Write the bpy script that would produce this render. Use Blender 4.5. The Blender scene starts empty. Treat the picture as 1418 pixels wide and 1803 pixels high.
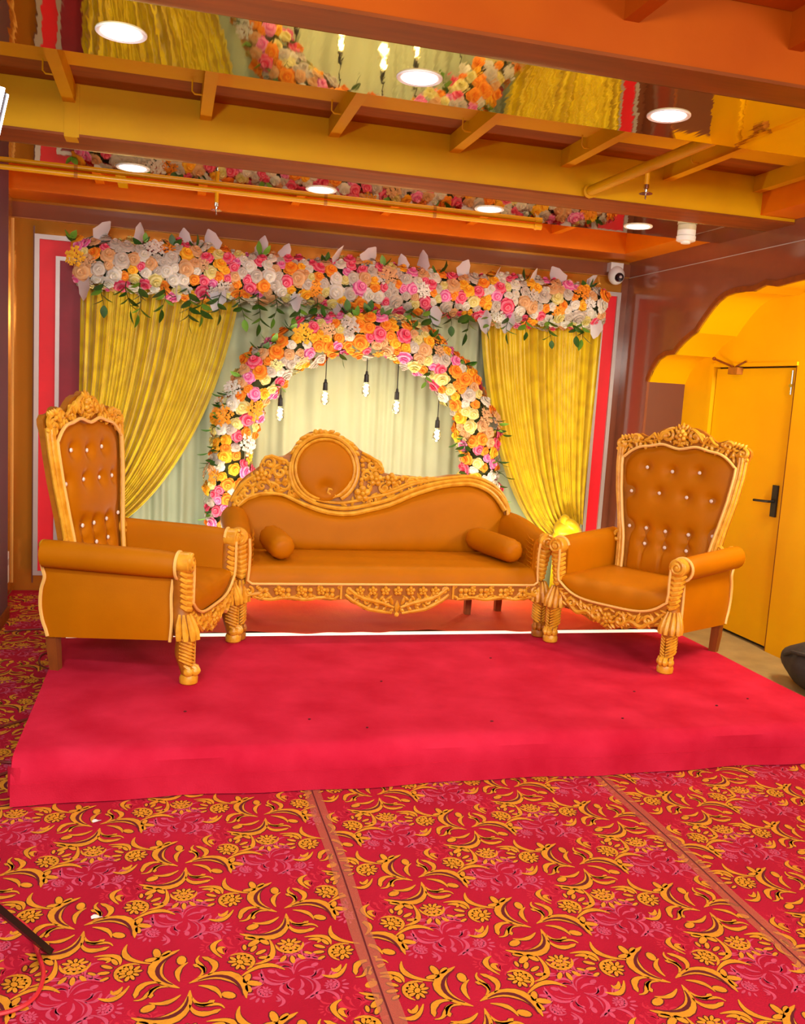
import bpy, math, random
import numpy as np
from mathutils import Vector, Matrix
from mathutils.geometry import tessellate_polygon

# ------------------------------------------------------------------ camera, world, lights, exposure
S = bpy.context.scene
COL = S.collection
rnd = random.Random(7)
CAM_H = 1.6
PITCH, YAW, ROLL, FOC = 0.1307468, 0.25756198, -0.05986785, 1593.75
fw = Vector((math.sin(YAW)*math.cos(PITCH), math.cos(YAW)*math.cos(PITCH), -math.sin(PITCH)))
r0 = Vector((math.cos(YAW), -math.sin(YAW), 0)); d0 = fw.cross(r0)
cr, sr = math.cos(ROLL), math.sin(ROLL)
rv = cr*r0 + sr*d0; dv = -sr*r0 + cr*d0
cam = bpy.data.cameras.new('camera'); camo = bpy.data.objects.new('camera', cam); COL.objects.link(camo)
cam.sensor_fit = 'HORIZONTAL'; cam.sensor_width = 36; cam.lens = 36*FOC/1418; cam.clip_start = .05
mw = Matrix((rv, -dv, -fw)).transposed().to_4x4(); mw.translation = (0, 0, CAM_H)
camo.matrix_world = mw
S.camera = camo
S.view_settings.view_transform = 'Standard'; S.view_settings.look = 'None'
S.view_settings.exposure = 0.0; S.view_settings.gamma = 1
try: S.view_settings.use_curve_mapping = False
except Exception: pass
w = bpy.data.worlds.new('world'); S.world = w; w.use_nodes = True
w.node_tree.nodes['Background'].inputs[0].default_value = (1.0, .93, .80, 1)
w.node_tree.nodes['Background'].inputs[1].default_value = 0.85

def light(kind, name, loc, power, color=(1, 1, 1), size=.5, size_y=None, target=None, spot=None, blend=.6):
    l = bpy.data.lights.new(name, kind); l.energy = power; l.color = color
    if kind == 'AREA':
        l.size = size
        if size_y: l.shape = 'RECTANGLE'; l.size_y = size_y
    else: l.shadow_soft_size = size
    if kind == 'SPOT' and spot: l.spot_size = spot; l.spot_blend = blend
    o = bpy.data.objects.new(name, l); COL.objects.link(o); o.location = loc
    if target is not None:
        o.rotation_euler = (Vector(target)-Vector(loc)).to_track_quat('-Z', 'Y').to_euler()
    return o
# hall lamps behind the camera (a row of ceiling panels further down the hall) and stage lamps behind the sofa
light('AREA', 'hall_panel_light', (-.3, -.9, 2.35), 92, (1, .93, .82), .9, .5, (.6, 4.6, .6))
light('AREA', 'hall_panel_light', (2.7, -.9, 2.35), 92, (1, .93, .82), .9, .5, (2.0, 4.6, .6))
light('AREA', 'hall_panel_light', (1.2, 1.0, 2.62), 24, (1, .93, .82), 1.6, .6, (1.2, 1.0, 0))
light('AREA', 'floor_wash_light', (1.30, 6.30, .24), 8, (1, 1, .80), 2.4, .10, (1.3, 6.86, 2.6))
light('AREA', 'rear_up_light', (1.30, 6.0, .62), 26, (1, .93, .74), 2.6, .12, (1.3, 6.06, 3))
light('AREA', 'floor_wash_light', (2.95, 6.28, .24), 7, (1, .98, .6), .5, .1, (3.05, 6.8, 1.2))
light('AREA', 'floor_wash_light', (-.05, 6.28, .24), 4.5, (.95, 1, .9), .6, .1, (-.05, 6.86, 1.3))
for lx in (.3, 1.3, 2.3): light('POINT', 'rear_stage_lamp', (lx, 6.02, .42), 6, (1, .8, .5), .08)
light('AREA', 'recess_lamp', (3.79, 4.05, 2.28), 58, (1, .9, .66), .18, 1.2, (3.90, 5.2, 1.0))

# ------------------------------------------------------------------ materials
def lin(c):
    return tuple(((x/255)/12.92 if x <= 10 else ((x/255+.055)/1.055)**2.4) for x in c)
MATS = {}
def mat(name, rgb, rough=.6, metal=0, var=0, vscale=8, bump=0, bscale=60, stretch=None, rgb2=None, spec=.5, emit=None, estr=0, coat=0, sheen=0, trans=0, detail=4):
    m = bpy.data.materials.new(name); m.use_nodes = True
    nt = m.node_tree; b = nt.nodes['Principled BSDF']
    c = lin(rgb)
    b.inputs['Base Color'].default_value = (*c, 1); b.inputs['Roughness'].default_value = rough
    b.inputs['Metallic'].default_value = metal
    b.inputs['Specular IOR Level'].default_value = spec
    if coat: b.inputs['Coat Weight'].default_value = coat; b.inputs['Coat Roughness'].default_value = .08
    if sheen: b.inputs['Sheen Weight'].default_value = sheen
    if trans: b.inputs['Transmission Weight'].default_value = trans
    if emit: b.inputs['Emission Color'].default_value = (*lin(emit), 1); b.inputs['Emission Strength'].default_value = estr
    tc = None
    if var or bump:
        tc = nt.nodes.new('ShaderNodeTexCoord'); mp = nt.nodes.new('ShaderNodeMapping')
        nt.links.new(tc.outputs['Object'], mp.inputs[0])
        if stretch: mp.inputs['Scale'].default_value = stretch
    if var:
        n = nt.nodes.new('ShaderNodeTexNoise'); n.inputs['Scale'].default_value = vscale; n.inputs['Detail'].default_value = detail
        nt.links.new(mp.outputs[0], n.inputs['Vector'])
        r = nt.nodes.new('ShaderNodeValToRGB'); r.color_ramp.elements[0].position = .3; r.color_ramp.elements[1].position = .7
        c2 = lin(rgb2) if rgb2 else tuple(x*(1-var) for x in c)
        r.color_ramp.elements[0].color = (*c2, 1); r.color_ramp.elements[1].color = (*c, 1)
        nt.links.new(n.outputs['Fac'], r.inputs[0]); nt.links.new(r.outputs[0], b.inputs['Base Color'])
    if bump:
        n2 = nt.nodes.new('ShaderNodeTexNoise'); n2.inputs['Scale'].default_value = bscale; n2.inputs['Detail'].default_value = 3
        nt.links.new(mp.outputs[0], n2.inputs['Vector'])
        bp = nt.nodes.new('ShaderNodeBump'); bp.inputs['Strength'].default_value = bump; bp.inputs['Distance'].default_value = .01
        nt.links.new(n2.outputs['Fac'], bp.inputs['Height']); nt.links.new(bp.outputs[0], b.inputs['Normal'])
    MATS[name] = m
    return m
M_leather = mat('orange leatherette', (192, 114, 0), .5, var=.10, vscale=5, bump=.10, bscale=260, spec=.14)
M_gold = mat('gold painted carving', (240, 184, 56), .34, var=.35, vscale=22, rgb2=(212, 142, 22), bump=.15, bscale=90)
M_golddk = mat('dull gold ground of carving', (184, 112, 16), .5, var=.3, vscale=18)
M_piping = mat('pale gold piping', (246, 200, 110), .4)
M_wood = mat('brown leg wood', (150, 78, 24), .5, var=.3, vscale=10, stretch=(4, 4, .6))
M_crystal = mat('crystal button', (245, 235, 225), .1, spec=1)
M_stage = mat('red stage felt', (210, 40, 70), .95, var=.25, vscale=4.5, rgb2=(186, 22, 50), bump=.25, bscale=180, spec=.1, detail=8)
M_rear = mat('orange red cloth', (234, 88, 22), .9, var=.2, vscale=3, rgb2=(222, 54, 26), bump=.2, bscale=90)
M_carpet = mat('carpet red ground', (182, 26, 54), .95, var=.3, vscale=3, rgb2=(164, 18, 44), bump=.3, bscale=240, spec=.15, detail=6)
M_cgold = mat('carpet gold yarn', (226, 150, 20), .9, var=.2, vscale=30, bump=.3, bscale=240)
M_cdark = mat('carpet maroon outline', (92, 8, 18), .95)
M_cpink = mat('carpet pink yarn', (206, 72, 104), .95, var=.2, vscale=30)
M_cfaint = mat('carpet pale red yarn', (194, 24, 54), .95)
M_tape = mat('brown seam tape', (206, 124, 92), .4, spec=.5)
M_tape.node_tree.nodes['Principled BSDF'].inputs['Alpha'].default_value = .42
M_conc = mat('beige concrete', (176, 150, 92), .8, var=.3, vscale=5, bump=.2, bscale=60)
M_brown = mat('brown gloss laminate', (140, 80, 56), .14, var=.12, vscale=4, spec=.6, coat=.25, bump=.02, bscale=3)
M_brownm = mat('matt brown laminate', (112, 62, 42), .45)
M_purple = mat('dark plum wall', (92, 56, 74), .5, var=.15, vscale=3)
M_goldwall = mat('gold painted plaster', (242, 184, 0), .45, spec=.2, var=.25, vscale=1.6, rgb2=(236, 170, 0), bump=.06, bscale=14)
M_ceil = mat('gold ceiling paint', (216, 166, 0), .5, spec=.2, var=.3, vscale=2, rgb2=(204, 148, 0), bump=.1, bscale=20)
M_ceilo = mat('burnt orange ceiling paint', (230, 128, 0), .5, var=.3, vscale=2, rgb2=(216, 112, 0), spec=.2, bump=.1, bscale=20)
M_ceilo_shade = mat('shaded orange ceiling paint', (182, 86, 2), .6, var=.3, vscale=2, rgb2=(168, 72, 2), bump=.1, bscale=20, spec=.15)  # orange ceiling paint with the near bay's weaker light put into the colour
M_cbrown = mat('shaded ceiling board', (148, 72, 16), .5, spec=.25, var=.35, vscale=5, stretch=(.5, 4, 4))
M_mirror = mat('tinted mirror strip', (196, 178, 112), .03, 1, bump=.07, bscale=1.3, stretch=(9, 1.4, 1))
M_mirw = mat('bronze mirror cladding', (214, 146, 52), .12, .55, bump=.05, bscale=3)
M_red = mat('red wall panel', (246, 14, 40), .5, var=.12, vscale=4)
M_dred = mat('crimson wall panel', (170, 16, 48), .5, var=.3, vscale=5)
M_silver = mat('silver moulding', (196, 186, 184), .35, .3)
M_white = mat('white plastic', (232, 232, 230), .4)
M_chrome = mat('chrome', (220, 220, 220), .15, 1)
M_black = mat('black plastic', (20, 18, 20), .4)
M_lens = mat('dark lens glass', (12, 14, 26), .05, spec=1)
M_pipe = mat('yellow painted pipe', (226, 160, 14), .3, var=.15, vscale=6)
M_led = mat('lit lamp diffuser', (255, 250, 240), .5, emit=(255, 246, 232), estr=9)
M_ledpanel = mat('lit studio panel', (255, 255, 255), .5, emit=(236, 244, 255), estr=9)
M_fil = mat('lit bulb filament', (255, 240, 200), .5, emit=(255, 232, 170), estr=60)
M_glass = mat('bulb glass', (255, 250, 235), .02, trans=1, spec=.5)
M_sheer = mat('cream backdrop cloth', (172, 180, 148), .85, var=.08, vscale=6, stretch=(3, 1, .3))
M_cable_red = mat('red cable', (206, 40, 50), .45)
M_cable_br = mat('brown cable', (116, 40, 30), .5)
M_bag = mat('dark grey bag cloth', (58, 54, 52), .75, var=.25, vscale=7, bump=.3, bscale=30)
M_green = mat('artificial leaf green', (52, 104, 26), .5, var=.4, vscale=14, rgb2=(28, 62, 20))
M_green2 = mat('light leaf green', (104, 160, 50), .5)
M_stem = mat('dark green garland core', (58, 66, 28), .9)
M_wleaf = mat('white cloth leaf', (206, 202, 206), .7)
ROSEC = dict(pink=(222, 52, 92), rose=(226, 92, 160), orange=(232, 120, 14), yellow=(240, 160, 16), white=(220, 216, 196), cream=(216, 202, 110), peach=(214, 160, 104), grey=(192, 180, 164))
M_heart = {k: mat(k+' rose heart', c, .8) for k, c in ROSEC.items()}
M_rose = {k: mat(k+' rose cloth', c, .75, var=.1, vscale=20) for k, c in dict(
    pink=(244, 122, 148), rose=(246, 158, 200), orange=(250, 162, 40), yellow=(254, 198, 46),
    white=(232, 230, 220), cream=(230, 222, 150), peach=(224, 178, 128), grey=(206, 198, 186)).items()}
def damask(name, c1, c2):
    m = mat(name, c1, .38, sheen=.25)
    nt = m.node_tree; b = nt.nodes['Principled BSDF']
    uv = nt.nodes.new('ShaderNodeUVMap'); mp = nt.nodes.new('ShaderNodeMapping'); nt.links.new(uv.outputs[0], mp.inputs[0])
    mp.inputs['Scale'].default_value = (9, 13, 1)
    v = nt.nodes.new('ShaderNodeTexVoronoi'); v.inputs['Scale'].default_value = 1; v.feature = 'DISTANCE_TO_EDGE'
    nt.links.new(mp.outputs[0], v.inputs['Vector'])
    r = nt.nodes.new('ShaderNodeValToRGB'); r.color_ramp.elements[0].position = .05; r.color_ramp.elements[1].position = .22
    r.color_ramp.elements[0].color = (*lin(c2), 1); r.color_ramp.elements[1].color = (*lin(c1), 1)
    nt.links.new(v.outputs[0], r.inputs[0]); nt.links.new(r.outputs[0], b.inputs['Base Color'])
    return m
M_drape = damask('gold damask', (226, 200, 8), (212, 182, 6))

# ------------------------------------------------------------------ mesh helpers
class MB:
    def __init__(s): s.v = []; s.f = []; s.m = []; s.uv = None
    def add(s, vs, fs, mi=0):
        o = len(s.v); s.v += [tuple(p) for p in vs]
        s.f += [tuple(i+o for i in f) for f in fs]; s.m += [mi]*len(fs)
    def box(s, a, b, mi=0):
        x0, y0, z0 = a; x1, y1, z1 = b
        s.add([(x0, y0, z0), (x1, y0, z0), (x1, y1, z0), (x0, y1, z0), (x0, y0, z1), (x1, y0, z1), (x1, y1, z1), (x0, y1, z1)],
              [(0, 3, 2, 1), (4, 5, 6, 7), (0, 1, 5, 4), (1, 2, 6, 5), (2, 3, 7, 6), (3, 0, 4, 7)], mi)
    def rings(s, rings, mi=0, closed=True, caps=True):
        n = len(rings[0]); vs = [p for r in rings for p in r]; fs = []
        for i in range(len(rings)-1):
            for j in range(n if closed else n-1):
                k = (j+1) % n
                fs.append((i*n+j, i*n+k, (i+1)*n+k, (i+1)*n+j))
        if caps and closed:
            fs.append(tuple(range(n-1, -1, -1))); fs.append(tuple((len(rings)-1)*n+j for j in range(n)))
        s.add(vs, fs, mi)
    def tube(s, pts, rad, n=8, mi=0, flat=1.0, up=None, caps=True):
        pts = [Vector(p) for p in pts]; N = len(pts)
        if not hasattr(rad, '__len__'): rad = [rad]*N
        T = []
        for i in range(N):
            t = pts[min(i+1, N-1)]-pts[max(i-1, 0)]
            T.append(t.normalized() if t.length > 1e-9 else Vector((0, 0, 1)))
        a = Vector(up) if up is not None else (Vector((0, 1, 0)) if abs(T[0].y) < .9 else Vector((1, 0, 0)))
        rings = []
        for i in range(N):
            t = T[i]
            if up is not None: a = Vector(up)
            u = (a-t*a.dot(t))
            if u.length < 1e-6: u = t.orthogonal()
            u.normalize(); v = t.cross(u); a = u
            rings.append([pts[i]+(u*math.cos(2*math.pi*j/n)*flat+v*math.sin(2*math.pi*j/n))*rad[i] for j in range(n)])
        s.rings(rings, mi, caps=caps)
    def ell(s, c, r, nu=10, nv=6, mi=0, rot=None):
        c = Vector(c); vs = []; fs = []
        R = rot
        def T(p):
            p = Vector(p)
            if R is not None: p = R @ p
            return c+p
        vs.append(T((0, 0, -r[2])))
        for i in range(1, nv):
            a = -math.pi/2+math.pi*i/nv
            for j in range(nu):
                b = 2*math.pi*j/nu
                vs.append(T((r[0]*math.cos(a)*math.cos(b), r[1]*math.cos(a)*math.sin(b), r[2]*math.sin(a))))
        vs.append(T((0, 0, r[2]))); top = len(vs)-1
        for j in range(nu): fs.append((0, 1+(j+1) % nu, 1+j))
        for i in range(nv-2):
            for j in range(nu):
                k = (j+1) % nu
                fs.append((1+i*nu+j, 1+i*nu+k, 1+(i+1)*nu+k, 1+(i+1)*nu+j))
        for j in range(nu): fs.append((top, 1+(nv-2)*nu+j, 1+(nv-2)*nu+(j+1) % nu))
        s.add(vs, fs, mi)
    def lathe(s, prof, c=(0, 0, 0), n=16, mi=0, axis='z'):
        rings = []
        for r, h in prof:
            ring = []
            for j in range(n):
                a = 2*math.pi*j/n; x, y = r*math.cos(a), r*math.sin(a)
                p = (x, y, h) if axis == 'z' else ((x, -h, y) if axis == 'y' else (h, x, y))
                ring.append((c[0]+p[0], c[1]+p[1], c[2]+p[2]))
            rings.append(ring)
        s.rings(rings, mi)
    def sheet(s, fn, nu, nv, mi=0, uv=False):
        vs = [fn(i/nu, j/nv) for j in range(nv+1) for i in range(nu+1)]
        fs = [(j*(nu+1)+i, j*(nu+1)+i+1, (j+1)*(nu+1)+i+1, (j+1)*(nu+1)+i) for j in range(nv) for i in range(nu)]
        s.add(vs, fs, mi)
        if uv:
            s.uv = [(i/nu, j/nv) for j in range(nv+1) for i in range(nu+1)]
    def plate(s, poly, f0, f1, mi=0, bevel=0):
        """closed 2-D outline; f0 / f1 map (a, b) to the front and the back face"""
        tris = tessellate_polygon([[Vector((a, b, 0)) for a, b in poly]])
        n = len(poly)
        s.add([f0(*p) for p in poly], [tuple(t) for t in tris], mi)
        s.add([f1(*p) for p in poly], [tuple(reversed(t)) for t in tris], mi)
        s.add([f0(*p) for p in poly]+[f1(*p) for p in poly], [(i, (i+1) % n, n+(i+1) % n, n+i) for i in range(n)], mi)
    def xf(s, fn):
        s.v = [tuple(fn(Vector(p))) for p in s.v]; return s
def mesh(name, mb, mats, smooth=True):
    me = bpy.data.meshes.new(name); me.from_pydata(mb.v, [], mb.f); me.update()
    if not isinstance(mats, (list, tuple)): mats = [mats]
    for m in mats: me.materials.append(m)
    if len(mats) > 1: me.polygons.foreach_set('material_index', mb.m)
    import bmesh as _b
    bm = _b.new(); bm.from_mesh(me); _b.ops.recalc_face_normals(bm, faces=bm.faces[:]); bm.to_mesh(me); bm.free()
    if mb.uv:
        l = me.uv_layers.new(name='UVMap')
        for lp in me.loops: l.data[lp.index].uv = mb.uv[lp.vertex_index]
    if smooth:
        me.polygons.foreach_set('use_smooth', [True]*len(me.polygons))
        try: me.set_sharp_from_angle(angle=math.radians(38 if smooth is True else smooth))
        except Exception: pass
    return me
def link(name, me, parent=None, loc=(0, 0, 0), rot=None):
    o = bpy.data.objects.new(name, me); COL.objects.link(o); o.location = loc
    if rot is not None: o.rotation_euler = rot
    if parent is not None: o.parent = parent
    return o
def obj(name, mb, mats, parent=None, smooth=True, loc=(0, 0, 0), rot=None):
    return link(name, mesh(name, mb, mats, smooth), parent, loc, rot)
def tag(o, label, cat, group=None):
    o['label'] = label; o['category'] = cat
    if group: o['group'] = group
    return o
def thing(name, label, cat, loc=(0, 0, 0), rz=0, group=None):
    o = bpy.data.objects.new(name, None); COL.objects.link(o); o.location = loc; o.rotation_euler = (0, 0, rz); o.empty_display_size = .1
    return tag(o, label, cat, group)
def struct(name, mb, mats, parent=None, smooth=False):
    o = obj(name, mb, mats, parent, smooth)
    if parent is None: o['kind'] = 'structure'
    return o
def boxo(name, a, b, m, parent=None):
    mb = MB(); mb.box(a, b); return obj(name, mb, m, parent, False)
def copy_tree(o, parent=None):
    c = o.copy(); COL.objects.link(c)
    if parent is not None: c.parent = parent
    for ch in list(o.children): copy_tree(ch, c)
    return c
def cr_spline(pts, per=8, closed=False):
    P = [Vector(p) for p in pts]; out = []; N = len(P)
    rng = range(N if closed else N-1)
    for i in rng:
        if closed: p0, p1, p2, p3 = P[(i-1) % N], P[i], P[(i+1) % N], P[(i+2) % N]
        else: p0, p1, p2, p3 = P[max(i-1, 0)], P[i], P[i+1], P[min(i+2, N-1)]
        for k in range(per):
            t = k/per
            out.append(.5*((2*p1)+(-p0+p2)*t+(2*p0-5*p1+4*p2-p3)*t*t+(-p0+3*p1-3*p2+p3)*t**3))
    if not closed: out.append(P[-1])
    return out
def bez(p0, p1, p2, p3, n=12):
    P = [Vector(p) for p in (p0, p1, p2, p3)]
    return [P[0]*(1-t)**3+P[1]*3*t*(1-t)**2+P[2]*3*t*t*(1-t)+P[3]*t**3 for t in [i/n for i in range(n+1)]]
def interp(x, tab):
    if x <= tab[0][0]: return tab[0][1]
    for (a, b), (c, d) in zip(tab, tab[1:]):
        if x <= c: return b+(d-b)*(x-a)/(c-a)
    return tab[-1][1]
def sm(a, b, x):
    t = min(1, max(0, (x-a)/(b-a))); return t*t*(3-2*t)

# ------------------------------------------------------------------ the room
XL, XR, XD, YB, ZS, ZC = -.98, 3.641, 3.976, 6.97, 2.75, 3.0
mb = MB(); mb.box((-1.6, -2.2, -.1), (4.4, 7.2, 0)); floor = struct('floor', mb, M_conc)
# left wall: dark plum, ends short of the back wall; a bronze mirror return closes the corner
mb = MB(); mb.box((XL-.25, -2.2, 0), (XL, 6.17, 3.05)); wl = struct('wall_left', mb, M_purple)
mb = MB(); mb.box((XL-.25, 6.17, 0), (XL-.1, YB, 3.05)); obj('mirror_return', mb, M_mirw, wl, False)
boxo('skirting', (XL, -2.2, 0), (XL+.012, 6.17, .08), M_cbrown, wl)
mb = MB(); mb.box((XL-.3, YB, 0), (4.3, YB+.15, 3.05)); wb = struct('wall_back', mb, M_mirw)
boxo('corner_bead', (XL-.1, YB-.006, .06), (XL-.09, YB, 2.64), M_piping, wb)
boxo('corner_bead', (-.945, YB-.008, .06), (-.935, YB, 2.60), M_brownm, wb)
boxo('cornice_strip', (XL-.1, YB-.02, 2.645), (XR, YB, 2.75), M_brown, wb)
boxo('cornice_bead', (XL-.1, YB-.024, 2.641), (XR, YB-.0, 2.647), M_golddk, wb)
boxo('wall_cladding', (3.585, YB-.004, 0), (XR, YB, 2.64), M_brown, wb)
def panel(x0, x1, z0, z1, red):
    y = YB
    boxo('red_panel', (x0+.03, y-.012, z0+.03), (x1-.03, y, z1-.03), red, wb)
    boxo('crimson_panel', (x0+.165, y-.016, z0+.165), (x1-.165, y-.012, z1-.165), M_dred, wb)
    for k, (a, wd, dp) in enumerate(((0, .032, .03), (.14, .028, .032))):
        X0, X1, Z0, Z1 = x0+a, x1-a, z0+a, z1-a
        boxo('silver_moulding', (X0, y-dp, Z0), (X0+wd, y, Z1), M_silver, wb)
        boxo('silver_moulding', (X1-wd, y-dp, Z0), (X1, y, Z1), M_silver, wb)
        boxo('silver_moulding', (X0+wd, y-dp, Z1-wd), (X1-wd, y, Z1), M_silver, wb)
        boxo('silver_moulding', (X0+wd, y-dp, Z0), (X1-wd, y, Z0+wd), M_silver, wb)
panel(-.934, .75, .12, 2.545, M_red)
panel(.95, 1.85, .12, 2.545, M_red)
panel(2.05, 3.575, .12, 2.52, M_red)
# right wall: brown gloss panel with a scalloped arch opening in front of a gold door recess
L4 = [(5.134, 2.412), (5.024, 2.392), (4.845, 2.404), (4.68, 2.41)]
half = [(6.506, 1.80), (6.45, 1.885), (6.364, 1.966), (6.27, 1.999), (6.15, 2.004), (6.10, 2.045), (6.024, 2.09), (5.95, 2.125), (5.88, 2.15), (5.83, 2.20), (5.752, 2.269),
        (5.661, 2.335), (5.563, 2.378), (5.46, 2.392), (5.367, 2.392), (5.256, 2.384)]+L4
yc = 4.6
arch = half+[(2*yc-a, b) for a, b in reversed(half)]
outl = [(7.1, 0), (7.1, 3.05), (-2.2, 3.05), (-2.2, 0), (arch[-1][0], 0)]+list(reversed(arch))+[(arch[0][0], 0)]
mb = MB(); mb.plate(outl, lambda a, b: (XR, a, b), lambda a, b: (XR+.02, a, b)); wr = struct('wall_right', mb, M_brown)
boxo('cornice_bead', (XR-.004, -2.2, 2.641), (XR, 7.0, 2.646), M_silver, wr)
# gold soffit of the arch, brown jambs, gold wall behind
mb = MB(); n = len(arch)
mb.add([(XR+.005, a, b) for a, b in arch]+[(XD, a, b) for a, b in arch]+[(XR+.005, a, b+.02) for a, b in arch]+[(XD, a, b+.02) for a, b in arch],
       [(i, i+1, n+i+1, n+i) for i in range(n-1)]+[(2*n+i, 2*n+i+1, 3*n+i+1, 3*n+i) for i in range(n-1)]+[(i, i+1, 2*n+i+1, 2*n+i) for i in range(n-1)])
obj('arch_soffit', mb, M_goldwall, wr, 25)
boxo('jamb', (XR+.02, arch[0][0], 0), (XD, arch[0][0]+.02, 1.80), M_brownm, wr)
boxo('jamb', (XR+.02, arch[-1][0]-.02, 0), (XD, arch[-1][0], 1.80), M_brownm, wr)
mb = MB()   # raised border round the arch
bo = []
for i, (a, b) in enumerate(half):
    p, q = half[max(i-1, 0)], half[min(i+1, len(half)-1)]
    t = Vector((q[0]-p[0], q[1]-p[1])).normalized(); bo.append((a-t.y*-.0+t.y*.035, b-t.x*.035))
nb = len(bo)
mb.add([(XR-.006, a, b) for a, b in half]+[(XR-.006, a, b) for a, b in bo]+[(XR+.004, a, b) for a, b in half]+[(XR+.004, a, b) for a, b in bo],
       [(i, i+1, nb+i+1, nb+i) for i in range(nb-1)]+[(i, i+1, 2*nb+i+1, 2*nb+i) for i in range(nb-1)]+[(nb+i, nb+i+1, 3*nb+i+1, 3*nb+i) for i in range(nb-1)])
obj('arch_border', mb, M_cbrown, wr, False)
D0, D1, DH = 5.18, 6.115, 1.93      # door edges
mb = MB(); mb.box((XD, -2.2, 0), (XD+.06, D0, 3.0)); mb.box((XD, D1, 0), (XD+.06, 7.0, 3.0)); mb.box((XD, D0, DH), (XD+.06, D1, 3.0))
w2 = struct('wall_recess', mb, M_goldwall)
mb = MB(); mb.box((XD+.018, D0+.018, .025), (XD+.055, D1-.01, DH-.012)); door = struct('door_1', mb, M_goldwall)
mb = MB(); mb.box((XD+.05, D0-.02, 0), (XD+.1, D1+.02, DH+.02)); obj('dark_gap', mb, M_black, door, False)
boxo('door_stop', (XD+.002, D0, 0), (XD+.03, D0+.012, DH), M_cbrown, door)
boxo('door_frame', (XD-.012, D1, 0), (XD, D1+.045, DH+.03), M_goldwall, door)
boxo('door_frame', (XD-.012, D0-.01, DH), (XD, D1, DH+.025), M_goldwall, door)
mb = MB(); mb.box((XD+.002, 5.245, .915), (XD+.018, 5.295, 1.13)); obj('handle_plate', mb, M_black, door, False)
mb = MB(); mb.tube([(XD+.01, 5.268, 1.02), (XD-.045, 5.268, 1.02), (XD-.05, 5.30, 1.018), (XD-.05, 5.41, 1.012)], .009, 8); obj('door_handle', mb, M_black, door)
mb = MB(); mb.box((XD-.03, 5.79, 1.875), (XD+.018, 5.90, 1.925)); obj('door_closer', mb, M_golddk, door, False)
mb = MB(); mb.tube([(XD-.02, 5.86, 1.93), (XD-.05, 6.06, 1.99)], .008, 6); mb.tube([(XD-.02, 5.82, 1.93), (XD-.012, 5.72, 1.965)], .007, 6); mb.ell((XD-.05, 6.06, 1.99), (.014, .014, .014)); obj('closer_arm', mb, M_cbrown, door)
mb = MB(); mb.tube([(XD+.012, 5.235, 1.90), (XD+.012, 5.235, 1.74)], .007, 6); mb.box((XD+.005, 5.22, 1.79), (XD+.018, 5.25, 1.81)); obj('bolt', mb, M_chrome, door)

# ------------------------------------------------------------------ ceiling
mb = MB(); mb.box((-1.3, -2.2, ZC+.02), (4.3, 7.1, ZC+.12)); ceil = struct('ceiling', mb, M_ceilo)
def beam_(y0, y1, front, edge):
    e = edge
    boxo('beam', (-1.2, y0, ZS+.012), (XR, y1, ZC+.02), front, ceil)
    boxo('edge_board', (-1.2, y0-.004, ZS), (XR, y0+e, ZS+.012), M_cbrown, ceil)
    return boxo('mirror_strip', (-1.2, y0+e, ZS-.002), (XR, y1, ZS+.012), M_mirror, ceil)
beam_(2.94, 3.66, M_ceilo_shade, .17)
beam_(4.92, 5.70, M_ceil, .27)
boxo('side_beam', (3.40, 3.66, ZS+.03), (XR, 4.92, ZC+.02), M_ceilo, ceil)
boxo('side_beam', (3.40, 5.70, ZS+.02), (XR, 6.97, ZC+.02), M_ceilo, ceil)
boxo('border_board', (-1.2, 6.60, ZS+.02), (3.40, YB, ZC), M_ceilo, ceil)
for y0, y1, m, dz in ((3.66, 3.98, M_cbrown, 0), (3.98, 4.16, M_ceil, -.012), (4.16, 4.40, M_cbrown, 0), (4.40, 4.60, M_ceil, -.012), (4.60, 4.92, M_cbrown, 0),  # brown boards put the shade between the gold ones into colour
                      (5.70, 5.98, M_ceilo, -.012), (5.98, 6.14, M_ceilo, 0), (6.14, 6.36, M_ceilo, -.012), (6.36, 6.60, M_ceilo, 0),
                      (2.3, 2.94, M_ceilo_shade, 0), (1.7, 2.3, M_ceil, -.01), (.9, 1.7, M_ceilo_shade, 0), (-2.2, .9, M_ceilo_shade, -.01)):
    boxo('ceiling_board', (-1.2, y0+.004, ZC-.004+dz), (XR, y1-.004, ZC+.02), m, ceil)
JX = [-.508, .143, .80, 1.465, 2.118, 2.76, 3.36]
def joist(x, y0, y1, zb, m):
    boxo('joist', (x-.028, y0, zb), (x+.028, y1, ZC), m, ceil)
for x in JX: joist(x, 3.66, 4.92, 2.906, M_ceil)
for x in (-.5, .16, .80, 1.45, 2.1, 2.78): joist(x+.02, 5.70, 6.60, 2.86, M_ceilo)
for x in (-.5, .16, .80, 1.462, 2.10, 2.76): joist(x, .2, 2.94, 2.872, M_ceilo_shade)
mb0 = MB(); mb0.tube([(0, 0, .05), (0, 0, 0), (.012, 0, -.012), (.05, 0, -.012), (.055, 0, .0), (.055, 0, .05)], .004, 6)
hk = mesh('hook', mb0, M_ceil)
for x in JX[:6]: link('hook', hk, ceil, (x-.075, 4.55, 2.93))
# strap wrapped round the far beam by the first joist
mb = MB(); mb.box((-.53, 4.914, ZS-.004), (-.46, 4.92, ZC)); mb.box((-.53, 4.915, ZS-.006), (-.47, 5.02, ZS)); obj('strap', mb, M_ceil, ceil, False)
boxo('wood_offcut', (-.36, 6.0, 2.84), (-.30, 6.55, 2.86), M_ceil, ceil)

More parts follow.
